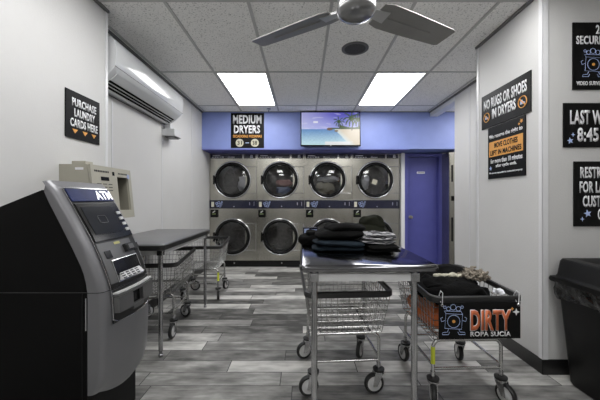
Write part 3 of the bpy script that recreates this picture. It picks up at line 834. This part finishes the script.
# fascia
zs = [.30, .315, .33, .36, .42, .5, .6, .7, .74, .78, .82, .86, .9, .95, 1.0, 1.05, 1.1, 1.15, 1.2, 1.24, 1.265, 1.28, 1.29, 1.298]
rings = []
for z in zs:
    F, B = FX(z), interp(Bp, z); rr = .028
    if z > 1.27: rr = .03
    ring = [(B, YN, z), (max(B+.002, F-rr), YN, z)]
    for k in range(1, 5):
        a = math.pi/2*k/4; ring.append((F-rr+rr*math.sin(a), YN+rr-rr*math.cos(a), z))
    for k in range(1, 10):
        y = YN+rr+(YF-YN-2*rr)*k/10; ring.append((F+bulge(y, z), y, z))
    for k in range(0, 5):
        a = math.pi/2*k/4; ring.append((F-rr+rr*math.cos(a), YF-rr+rr*math.sin(a), z))
    ring.append((max(B+.002, F-rr), YF, z)); ring.append((B, YF, z))
    out = []
    for (x, y, zz) in ring:
        dip = .05*max(0, 1-((y-YC-.03)/YH)**2)*max(0, min(1, (.62-zz)/.3))+(max(0, F-x)*.35 if zz > 1.25 else 0); out.append((x, y, zz-dip))
    rings.append(out)
# move front ring points so that upper half is open for the inset (kept solid, inset parts stand on it)
MB().loft(rings).build('fascia', M['atm'], atm, smooth=38)
ax_, bx2 = YN+.042, YF-.045
MB_ = MB(); patch(MB_, ax_, bx2, .615, .772, .0005, .006, 10, 8); MB_.build('lower_inset', M['atmd'], atm, smooth=40)
mb = MB(); patch(mb, ax_, bx2, .779, 1.262, .0005, .005, 10, 24); ins = mb.build('upper_inset', M['atmd'], atm, smooth=40)
mb = MB(); patch(mb, ax_+.006, bx2-.006, 1.195, 1.255, .0055, .011, 8, 4); hd = mb.build('header_sign', M['header'], atm, smooth=40)
# ATM letters on header
me = text_mesh('ATM', .03); xs = [v.co.x for v in me.vertices]; ys = [v.co.y for v in me.vertices]
for v in me.vertices:
    u = (v.co.x-min(xs))/(max(xs)-min(xs)); q = (v.co.y-min(ys))/(max(ys)-min(ys))
    v.co.z = u; v.co.x = u; v.co.y = q
for v in me.vertices:
    v.co = S(1.605+.135*v.co.x, 1.201+.046*v.co.y, .0135)
me.materials.clear(); me.materials.append(M['glow'])
lo = bpy.data.objects.new('header_lettering', me); COL.objects.link(lo); lo.parent = hd
mb = MB(); patch(mb, ax_+.008, bx2-.008, 1.0, 1.182, .0055, .011, 8, 8); scb = mb.build('screen_bezel', M['black'], atm, smooth=40)
mb = MB(); patch(mb, ax_+.03, bx2-.075, 1.03, 1.165, .0115, .0125, 8, 8); scn = mb.build('screen', M['screen'], scb, smooth=40)
mb = MB(); q = .018; yc_, zc_ = 1.56, 1.10
mb.tube([S(yc_+a, zc_+b, .0135) for a, b in ((-.025, -q), (.025, -q), (.03, -q+.005), (.03, q-.005), (.025, q), (-.025, q), (-.03, q-.005), (-.03, -q+.005))], .0008, 4, True)
mb.build('screen_icon', mat('dim_icon', g(.12), .4), scn)
for k in range(4):
    mb = MB(); patch(mb, 1.700, 1.728, 1.028+k*.030, 1.042+k*.030, .0115, .018, 2, 2); mb.build('function_button', M['hub'], atm)
mb = MB(); patch(mb, ax_+.004, bx2-.06, .80, .99, .0055, .010, 8, 8); mb.build('service_panel', M['atmg'], atm, smooth=40)
mb = MB(); patch(mb, 1.455, 1.495, .915, .95, .0105, .013, 3, 3); mb.build('scan_window', M['black'], atm)
mb = MB(); patch(mb, 1.545, 1.59, .972, .984, .0105, .0125, 3, 2); mb.build('service_label', mat('gold_label', (.35, .33, .12), .4), atm)
# card reader
mb = MB(); patch(mb, 1.60, 1.695, .925, .962, .0105, .028, 4, 3); cr_ = mb.build('card_reader', M['atmd'], atm)
mb = MB(); patch(mb, 1.61, 1.655, .932, .955, .0285, .036, 4, 3); mb.build('reader_mouth', M['atmg'], cr_)
mb = MB(); patch(mb, 1.70, 1.738, .925, .955, .0105, .018, 4, 3); mb.build('headphone_socket', M['atmd'], atm)
# keypad well: chrome frame, dark well, keypad shelf
ky0, ky1, kz0, kz1 = 1.475, 1.685, .800, .900
mb = MB(); mb.tube([S(ky0, kz0, .013), S(ky1, kz0, .013), S(ky1, kz1, .013), S(ky0, kz1, .013)], .0035, 6, True); mb.build('keypad_frame', M['chrome'], atm)
mb = MB(); patch(mb, ky0, ky1, kz0+.03, kz1, .0105, .0115, 5, 4); mb.build('keypad_well', M['black'], atm)
mb = MB(); A_, B_ = S(ky0+.01, kz0+.004, .012), S(ky1-.01, kz0+.004, .012)
C_, D_ = S(ky1-.02, kz0+.036, .0125), S(ky0+.02, kz0+.036, .0125)
mb.loft([[A_, B_, C_, D_], [v+Vector((.016, 0, .006)) if i < 2 else v+Vector((.002, 0, .002)) for i, v in enumerate((A_, B_, C_, D_))]])
kp = mb.build('keypad', M['hub'], atm)
mb = MB()
for r_ in range(3):
    for k in range(4):
        y = 1.505+k*.04; a = r_/3
        base = (A_+Vector((.017, 0, .0065))).lerp(D_+Vector((.003, 0, .003)), a+.12)
        mb.box((base.x, y, base.z), (.007, .026, .004), .001, Matrix.Rotation(R(35), 3, 'Y'))
mb.build('key', M['atmd'], kp)
# chrome edge lines round the inset
mb = MB(); mb.tube([S(ax_, z, .004) for z in [.779+(1.262-.779)*k/24 for k in range(25)]], .0016, 5); mb.tube([S(bx2, z, .004) for z in [.779+(1.262-.779)*k/24 for k in range(25)]], .0016, 5)
mb.tube([S(ax_+(bx2-ax_)*k/10, 1.262, .004) for k in range(11)], .0018, 5)
mb.build('inset_edging', M['chrome'], atm, smooth=60)
mb = MB(); pts = []
pts += [S(ax_, z, .004) for z in (.77, .74, .70, .66, .635)] + [S(ax_+(bx2-ax_)*k/10, .612+.006*abs(k-5)/5, .005) for k in range(1, 10)] + [S(bx2, z, .004) for z in (.635, .66, .70, .74, .77)]
mb.tube(pts, .003, 6); mb.build('inset_edging', M['chrome'], atm, smooth=60)
# cash tray: U-shaped block
mb = MB(); patch(mb, ax_+.004, bx2-.004, .752, .760, .0065, .030, 8, 2); mb.build('tray_ledge', M['hub'], atm)
mb = MB(); patch(mb, ax_+.004, 1.53, .665, .735, .0065, .032, 4, 4); patch(mb, 1.62, bx2-.004, .665, .735, .0065, .032, 4, 4); patch(mb, 1.53, 1.62, .650, .672, .0065, .034, 4, 3); patch(mb, ax_+.004, bx2-.004, .738, .748, .0065, .036, 8, 2)
mb.build('cash_tray', M['atmg'], atm)
mb = MB(); patch(mb, 1.53, 1.62, .672, .738, .0065, .012, 4, 3); mb.build('cash_slot', M['black'], atm)
mb = MB()
ringp = [(interp(Bp, .775), YN-.001), (FX(.775)-.028, YN-.001)]
for k in range(0, 5):
    a = math.pi/2*k/4; ringp.append((FX(.775)-.028+.029*math.sin(a), YN+.028-.029*math.cos(a)))
for k in range(1, 10): y = YN+.028+(YF-YN-.056)*k/10; ringp.append((FX(.775)+bulge(y, .775)+.0012, y))
mb.tube([(x, y, .775) for x, y in ringp], .0014, 4); mb.build('seam', M['blackm'], atm)
# cabinet behind
mb = MB(); mb.prism([(-1.485, .015), (-1.0, .015), (-1.0, .774), (-1.485, .774)], YN+.004, YF-.004); lc = mb.build('lower_cabinet', M['blackm'], atm)
mb = MB(); mb.prism([(-1.485, .778), (-1.0, .778), (-1.010, .84), (-1.03, .897), (-1.087, 1.017), (-1.155, 1.15), (-1.208, 1.252), (-1.40, 1.175), (-1.485, 1.14)], YN+.004, YF-.004); mb.build('upper_cabinet', M['blackm'], atm)
MB().bb(-1.48, -1.005, YN+.012, YF-.012, 0, .015).build('foot', M['rubber'], atm)
MB().bb(-1.48, -1.002, YN+.001, YN+.0035, .7755, .7768).build('cabinet_seam', M['atmg'], lc)  # grey strip drawn as the highlight along the seam
MB().bb(-1.022, -1.020, YN+.001, YN+.0035, .02, .77).build('cabinet_seam', M['atmd'], lc)
MB().bb(-1.005, -1.003, YN+.0, YN+.0035, .60, .75).build('lock_strip', M['hub'], lc)

# ------------------------------------------------------------------ tables
def make_table(name, label, x0, x1, y0, y1, H, top_m, edge_m, legx=(.06, .06), legy=(.06, .06), thick=.038, apron_m=None):
    t = thing(name, label, 'table', ((x0+x1)/2, (y0+y1)/2, 0))
    a, b = (x1-x0)/2, (y1-y0)/2
    # top with rounded corners and turned down rim
    def rr(inset, z, r=.035, n=5):
        pts = []
        for sx, sy, st in ((1, 1, 0), (-1, 1, 90), (-1, -1, 180), (1, -1, 270)):
            for k in range(n+1):
                an = R(st+90*k/n); rad = max(r-inset, .003)
                pts.append((sx*(a-r)+rad*math.cos(an)-0, sy*(b-r)+rad*math.sin(an), z))
        return pts
    mb = MB(); mb.loft([rr(.014, H-thick), rr(.004, H-thick+.006), rr(0, H-thick*.5), rr(.003, H-.006), rr(.012, H)]); mb.build('tabletop', top_m, t, smooth=50)
    if edge_m: mb = MB(); mb.loft([rr(.004, H-thick-.010), rr(-.002, H-thick-.008), rr(-.003, H-thick*.5), rr(-.003, H-.010), rr(.002, H-.007), rr(.006, H-.0085)], cap=False); mb.build('edge_band', edge_m, t, smooth=50)
    lx0, lx1, ly0, ly1 = -a+legx[0], a-legx[1], -b+legy[0], b-legy[1]
    fr = MB(); zt, zb = H-thick-.012, H-thick-.052
    fr.bb(lx0, lx1, ly0-.012, ly0+.006, zb, zt).bb(lx0, lx1, ly1-.006, ly1+.012, zb, zt).bb(lx0-.01, lx0+.01, ly0, ly1, zb, zt).bb(lx1-.01, lx1+.01, ly0, ly1, zb, zt)
    fr.build('apron', apron_m or M['whitem'], t)
    for X in (lx0, lx1):
        for Y in (ly0, ly1):
            l = MB().lathe([(.0165, H-thick-.0005), (.0165, .045), (.012, .04), (.012, .022), (.016, .018), (.016, .0)], (X, Y, 0), 'Z', 18).build('leg', M['leg'], t, smooth=40)
            mb = MB(); mb.box((X, Y, (zt+zb)/2), (.045, .045, zt-zb+.006), .004); mb.build('corner_bracket', M['leg'], l)
    return t
TH_ = .87
make_table('work_table', 'stainless steel work table in the centre with dark folded clothes on it', -.018, .705, 1.534, 2.95, TH_, M['tabletop'], None, (.078, .118), (.05, .06))
make_table('work_table', 'grey metal work table against the left wall beside the cash machine', LWX+.010, -1.045, 2.235, 3.40, TH_, M['tablegrey'], M['darkrim'], (.05, .048), (.07, .05), apron_m=mat('pale_galvanized_apron', g(.62), .4, var=.05))

# ------------------------------------------------------------------ carts
def caster(x, y, ang, parent):
    """caster centred under (x, y), wheel trailing in direction ang"""
    Rw = .0625
    dx, dy = math.cos(ang)*.030, math.sin(ang)*.030
    ax = Vector((-math.sin(ang), math.cos(ang), 0))        # axle
    c = Vector((x+dx, y+dy, Rw))
    mb = MB()
    mb.cyl((x, y, .137), (x, y, .19), .014, 12)
    mb.lathe([(.03, .126), (.034, .13), (.034, .14), (.02, .146)], (x, y, 0), 'Z', 20)
    for s_ in (-1, 1):
        o = ax*s_*.0205; q = Vector((x, y, .130))
        f = Vector((math.cos(ang), math.sin(ang), 0))
        p = [q+o-f*.024, q+o+f*.03, c+o+f*.014+Vector((0, 0, -.012)), c+o-f*.014+Vector((0, 0, -.012))]
        mb.loft([[v for v in p], [v+ax*s_*.003 for v in p]])
    ca = mb.build('caster_fork', M['chrome'], parent, smooth=30)
    def wl(prof, nm, m_):
        mb = MB(); rings = []
        f = Vector((math.cos(ang), math.sin(ang), 0))
        for r, h in prof:
            rings.append([c+ax*h+(f*math.cos(2*math.pi*k/28)+Vector((0, 0, 1))*math.sin(2*math.pi*k/28))*r for k in range(28)])
        mb.loft(rings); return mb.build(nm, m_, ca, smooth=50)
    wl([(.046, -.012), (.056, -.015), (Rw-.002, -.011), (Rw, 0), (Rw-.002, .011), (.056, .015), (.046, .012)], 'tyre', M['rubber'])
    wl([(.012, -.017), (.022, -.016), (.026, -.012), (.045, -.0125), (.045, .0125), (.026, .012), (.022, .016), (.012, .017)], 'wheel_hub', M['hub'])
    MB().lathe([(.020, .142), (.036, .146), (.036, .153), (.018, .156)], (x, y, 0), 'Z', 18).build('bumper_ring', M['rubber'], ca, smooth=40)

def arcpts(c, r, a0, a1, n, f): return [f(c[0]+r*math.cos(a0+(a1-a0)*k/n), c[1]+r*math.sin(a0+(a1-a0)*k/n)) for k in range(n+1)]
def make_cart(label, casters, tagleg=None, full=False):
    t = thing('laundry_cart', label, 'laundry cart', group='wire laundry carts')
    hx, fy_ = .205, .22; rx, ry = .258, .325
    def zr(y): return .648+.035*(y+ry)/(2*ry)          # rail height, rising to the rear
    # rail: flat oval loop
    loop = []
    r = .05
    for sx, sy, st in ((1, 1, 0), (-1, 1, 90), (-1, -1, 180), (1, -1, 270)):
        for k in range(6):
            an = R(st+90*k/5); loop.append((sx*(rx-r)+r*math.cos(an), sy*(ry-r)+r*math.sin(an)))
    mb = MB(); N = len(loop); rings = []
    for (x, y) in loop:
        z = zr(y); n = Vector((x, y)); nn = Vector((x/rx, y/ry)).normalized()
        ins, outw = .011, .011
        sect = [(-ins, -.014), (-ins, .014), (-ins*.4, .019), (outw*.4, .019), (outw, .014), (outw, -.014), (outw*.4, -.019), (-ins*.4, -.019)]
        rings.append([(x+nn.x*a, y+nn.y*a, z+b) for a, b in sect])
    rings.append(rings[0]); mb.loft(rings, cap=False); bmesh.ops.remove_doubles(mb.bm, verts=mb.bm.verts, dist=1e-5)
    mb.build('bumper_rail', M['bumper'], t, smooth=40)
    # frame
    mb = MB(); rt = .0105; zt = .375; rc = .045
    for sy in (-1, 1):
        Y = sy*fy_
        pts = [(-hx, Y, .15), (-hx, Y, zt-rc)] + arcpts((-hx+rc, zt-rc), rc, math.pi, math.pi/2, 5, lambda a, b: (a, Y, b))[1:] + arcpts((hx-rc, zt-rc), rc, math.pi/2, 0, 5, lambda a, b: (a, Y, b)) + [(hx, Y, .15)]
        mb.tube(pts, rt, 10)
        mb.tube([(-hx, Y, .205), (hx, Y, .205)], rt*.85, 8)
    for sx in (-1, 1): mb.tube([(sx*hx, -fy_, .225), (sx*hx, fy_, .225)], rt*.85, 8); mb.tube([(sx*(hx-.05), -fy_, zt), (sx*(hx-.05), fy_, zt)], rt*.8, 8)
    mb.build('frame', M['wire'], t, smooth=50)
    # basket of wire
    bx_, by0, by1, zb = .215, -.25, .24, .392
    mb = MB(); rw = .0022; nlev = 6
    def lvl(k):
        tt = k/nlev
        return [(sx*(bx_+(rx-.012-bx_)*tt), (by0+(-ry+.012-by0)*tt if sy < 0 else by1+(ry-.012-by1)*tt), (zb+((zr(-ry) if sy < 0 else zr(ry))-.01-zb)*tt)) for sx, sy in ((-1, -1), (1, -1), (1, 1), (-1, 1))]
    for k in range(nlev+1):
        if k < nlev: mb.tube(lvl(k), rw*1.35 if k in (0, 3) else rw, 4, True)
    lo_, hi_ = lvl(0), lvl(nlev)
    for s_ in range(4):
        a0, a1 = Vector(lo_[s_]), Vector(lo_[(s_+1) % 4]); b0, b1 = Vector(hi_[s_]), Vector(hi_[(s_+1) % 4])
        n = 14
        for k in range(n+1): mb.tube([a0.lerp(a1, k/n), b0.lerp(b1, k/n)], rw, 4)
    for k in range(1, 14): x = -bx_+2*bx_*k/14; mb.tube([(x, by0, zb), (x, by1, zb)], rw, 4)
    for k in range(1, 10): y = by0+(by1-by0)*k/10; mb.tube([(-bx_, y, zb-.003), (bx_, y, zb-.003)], rw*1.3, 4)
    mb.build('wire_basket', M['wire'], t)
    i = 0
    for sx, sy in ((-1, -1), (1, -1), (-1, 1), (1, 1)):
        caster(sx*hx, sy*fy_, R(casters[i]), t); i += 1
    if tagleg is not None:
        sx = tagleg
        MB().lathe([(.0125, .235), (.0125, .335)], (sx*hx, -fy_, 0), 'Z', 10).build('tag_sleeve', M['yellow'], t, smooth=40)
    return t
def place(t, x, y, deg): t.location = (x, y, 0); t.rotation_euler = (0, 0, R(deg)); return t
place(make_cart('empty wire laundry cart standing under the stainless work table', (190, 185, 200, 240)), .255, 2.085, 3.5)
place(make_cart('empty wire laundry cart pushed under the left table beside the cash machine', (80, 265, 60, 150)), -1.365, 2.84, 6)
place(make_cart('wire laundry cart with yellow tagged leg, past the far end of left table', (70, 100, 0, 70), 1), -1.235, 3.78, 5)
dc = place(make_cart('wire laundry cart heaped with dark clothes behind the DIRTY sign', (250, 290, 100, 80), -1), .970, 2.005, 1.5)

# sign panel on the dirty cart: a thing hung on the cart
sg = thing('cart_sign', 'black cart sign reading DIRTY ROPA SUCIA in orange and white', 'sign', (.747, 1.655, .440), (R(90), 0, R(1.0)))
SW, SH = .455, .200
MB().box((SW/2, SH/2, .003), (SW, SH, .005), .001).build('board', M['sign'], sg)
Q = .00553
def q_(x, y): return ((x-438.7)*Q, (338-y)*Q)
x0_, y0_ = q_(470.5, 329.5); x1_, y1_ = q_(511, 309.5)
lettering('DIRTY', x0_-.003, x1_+.003, y0_-.003, y1_+.003, .0058, M['lt'], sg, bold=.05)
lettering('DIRTY', x0_, x1_, y0_, y1_, .0075, M['dirty'], sg, bold=.035)
x0_, y0_ = q_(470.3, 335.6); x1_, y1_ = q_(511, 330.8)
lettering('ROPA SUCIA', x0_, x1_, y0_, y1_, .006, M['lt'], sg, bold=.02)
washer_emblem(sg, q_(453.5, 0)[0], q_(0, 319.5)[1], .145, .0065)
mb = MB(); a_, b_ = q_(516.5, 311.5); star(mb, a_, b_, .020, .006, 4, .4); mb.build('star_mark', M['lt'], sg)
mb = MB(); a_, b_ = q_(512.5, 308.3); star(mb, a_, b_, .010, .006, 4, .5); mb.build('star_mark', M['orange'], sg)
for x in (.018, SW-.012):
    mb = MB(); mb.tube([(x, SH-.012, .008), (x, SH+.055, .012), (x, SH+.060, -.01), (x, SH+.03, -.03), (x, SH-.012, -.004)], .0022, 5, True); mb.build('cable_tie', M['lt'], sg)
    mb = MB(); mb.tube([(x+.007*math.cos(k*.785), SH-.014+.007*math.sin(k*.785), .008) for k in range(8)], .002, 5, True); mb.build('eyelet', M['chrome'], sg)

# ------------------------------------------------------------------ dirty laundry in the cart
CX, CY = .955, 2.0
garment('dirty_garment', 'crumpled orange garment low in the DIRTY cart behind the wires', 'garment', (CX-.02, CY, .49), [((0, 0, 0), (.40, .44, .17), dict(amp=.022, fr=12, seed=11))], M['corange'], 'dirty clothes in the cart')
garment('dirty_garment', 'black garment heaped along the front of the DIRTY cart', 'garment', (CX-.03, CY-.10, .635), [((0, 0, 0), (.42, .32, .12), dict(amp=.03, fr=11, seed=12)), ((-.04, .02, .03), (.26, .22, .09), dict(amp=.02, fr=13, seed=15))], M['cblack'], 'dirty clothes in the cart')
garment('dirty_garment', 'black garment mounded at the rear of the DIRTY cart', 'garment', (CX+.05, CY+.13, .65), [((0, 0, 0), (.36, .28, .15), dict(amp=.03, fr=10, seed=13)), ((-.16, .02, -.01), (.16, .26, .12), dict(amp=.02, fr=12, seed=16))], M['cblack'], 'dirty clothes in the cart')
mb = MB()
for k in range(5): blob(mb, (-.045*k*1.05, .005*k, -.004*abs(k-2)), (.062, .04, .028), e=.8, amp=.008, fr=40, seed=20+k, nu=18, nv=10, flat=False)
tag(mb.build('dirty_garment', M['ccream'], smooth=80, loc=(1.09, CY-.02, .705)), 'knotted cream cloth strip on top of the dirty clothes', 'garment', 'dirty clothes in the cart')
random.seed(5); mb = MB()
for k in range(34):
    c = Vector((random.uniform(-.075, .065), random.uniform(-.05, .05), random.uniform(-.005, .045)))
    c.z *= (1-abs(c.x)/.12)
    pts = [c+Vector((random.uniform(-.04, .04), random.uniform(-.035, .035), random.uniform(-.022, .022))) for _ in range(7)]
    sm = []
    for a, b in zip(pts, pts[1:]): sm += [a.lerp(b, .25), a.lerp(b, .75)]
    mb.tube(sm, .0075, 5)
tag(mb.build('dirty_garment', M['ctan'], smooth=80, loc=(1.125, CY-.03, .705)), 'tangled taupe yarn rag topping the dirty clothes', 'garment', 'dirty clothes in the cart')
garment('dirty_garment', 'grey white cloth corner at the right edge of the DIRTY cart', 'garment', (1.175, CY-.20, .655), [((0, 0, 0), (.04, .09, .025), dict(amp=.012, fr=30, seed=18, flat=False))], M['cwhite'], 'dirty clothes in the cart')

# ------------------------------------------------------------------ folded clothes on the table
zt = TH_+.001
GRP = 'folded clothes on the stainless table'
def layers(w_, d_, hs, seed, **k):
    out = []; z = 0
    for i, h_ in enumerate(hs):
        out.append(((k.get('dx', 0)*i, -.006*i*(i % 2), z+h_/2), (w_-.012*i, d_, h_*1.12), dict(amp=k.get('amp', .009), fr=k.get('fr', 9), seed=seed+i, e=.35))); z += h_*.92
    return out
garment('folded_trousers', 'dark blue folded jeans at the bottom of the pile on the table', 'garment', (.235, 2.03, zt), layers(.34, .26, (.034, .034), 31, amp=.012, fr=7), M['cnavy'], GRP)
garment('folded_trousers', 'black folded trousers lying on the dark blue jeans', 'garment', (.250, 2.05, zt+.070), [((-.005, 0, .034), (.33, .25, .068), dict(amp=.016, fr=7, seed=36, e=.45)), ((.03, .01, .072), (.27, .22, .06), dict(amp=.014, fr=8, seed=37, e=.5))], M['cblack'], GRP)
garment('folded_trousers', 'black folded cloth at the left behind the dark blue jeans', 'garment', (.055, 2.26, zt), [((0, 0, .04), (.18, .20, .08), dict(amp=.016, fr=9, seed=41, e=.6)), ((.03, 0, .08), (.12, .16, .05), dict(amp=.012, fr=11, seed=42, e=.6))], M['cblack'], GRP)
garment('sweatshirt', 'dark olive sweatshirt heaped behind the folded trousers', 'garment', (.455, 2.36, zt), [((.0, 0, .075), (.38, .24, .15), dict(amp=.018, fr=8, seed=45, e=.8)), ((.08, 0, .135), (.20, .16, .14), dict(amp=.02, fr=9, seed=46, e=.9)), ((.115, 0, .165), (.08, .10, .09), dict(amp=.012, fr=14, seed=47, e=.9))], M['colive'], GRP)
garment('folded_trousers', 'flat black folded cloth under the striped pile', 'garment', (.515, 1.98, zt), layers(.22, .22, (.022, .022), 51), M['cblack'], GRP)
garment('striped_shirt', 'grey and white striped folded shirts right of the black pile', 'garment', (.495, 2.03, zt+.045), layers(.235, .20, (.026, .024, .022), 55, dx=.004, amp=.012, fr=13), M['cstripe'], GRP)
bxx = thing('small_box', 'small dark blue box with pale markings behind the black folded clothes', 'box', (.06, 2.50, zt))
MB().bb(-.06, .06, -.04, .04, 0, .105, .004).build('carton', M['navy'], bxx)
mb = MB()
for k in range(3): mb.bb(.01+k*.016, .021+k*.016, -.0415, -.0402, .07, .09)
mb.bb(-.05, -.01, -.0415, -.0402, .06, .095)
mb.build('carton_marking', M['cblue'], bxx)

# ------------------------------------------------------------------ bin
bn = thing('waste_bin', 'large black plastic waste bin with a liner against the right wall', 'bin', (2.010, 1.715, 0))
def rrect(a, b, r, z, n=5, wob=0, seed=0):
    pts = []
    for sx, sy, st in ((1, 1, 0), (-1, 1, 90), (-1, -1, 180), (1, -1, 270)):
        for k in range(n+1):
            an = R(st+90*k/n); x, y = sx*(a-r)+r*math.cos(an), sy*(b-r)+r*math.sin(an)
            pts.append((x, y, z))
    return pts
MB().loft([rrect(.255, .255, .03, 0), rrect(.265, .262, .03, .02), rrect(.305, .305, .035, .63), rrect(.308, .308, .035, .64)]).build('body', M['bin'], bn, smooth=40)
MB().loft([rrect(.300, .300, .035, .66), rrect(.338, .338, .03, .66), rrect(.342, .342, .03, .672), rrect(.338, .338, .03, .690), rrect(.318, .318, .03, .695), rrect(.31, .31, .03, .71), rrect(.30, .30, .03, .80), rrect(.292, .292, .03, .815), rrect(.24, .24, .03, .818), rrect(.20, .20, .03, .80), rrect(.10, .10, .03, .795)]).build('lid', M['bin'], bn, smooth=40)
rings = []
for j in range(9):
    z = .665-.105*j/8; base = rrect(.312, .312, .035, z, 5); N = 120; ring = []
    L_ = [Vector(p) for p in base]; per = []
    tot = 0; seg = []
    for a, b in zip(L_, L_[1:]+L_[:1]): seg.append((tot, a, b)); tot += (b-a).length
    for k in range(N):
        d = tot*k/N
        for (s0, a, b) in reversed(seg):
            if d >= s0:
                l_ = (b-a).length; p = a.lerp(b, (d-s0)/l_ if l_ > 0 else 0); break
        nn = noise.noise(Vector((p.x*16, p.y*16, z*22)))+.6*noise.noise(Vector((p.x*35, p.y*35, z*45)))
        o = .010+.014*nn*(.5+j/8)
        dirv = Vector((p.x, p.y, 0)); m_ = max(abs(p.x), abs(p.y))
        nrm = Vector((p.x/m_ if abs(p.x) > .28 else 0, p.y/m_ if abs(p.y) > .28 else 0, 0)).normalized()
        zdrop = .03*noise.noise(Vector((p.x*6+4, p.y*6, 0)))*(j/8)
        ring.append(p+nrm*max(o, .001)+Vector((0, 0, zdrop)))
    rings.append(ring)
mb = MB(); mb.loft(rings, cap=False); mb.build('bin_liner', M['bag'], bn, smooth=80)
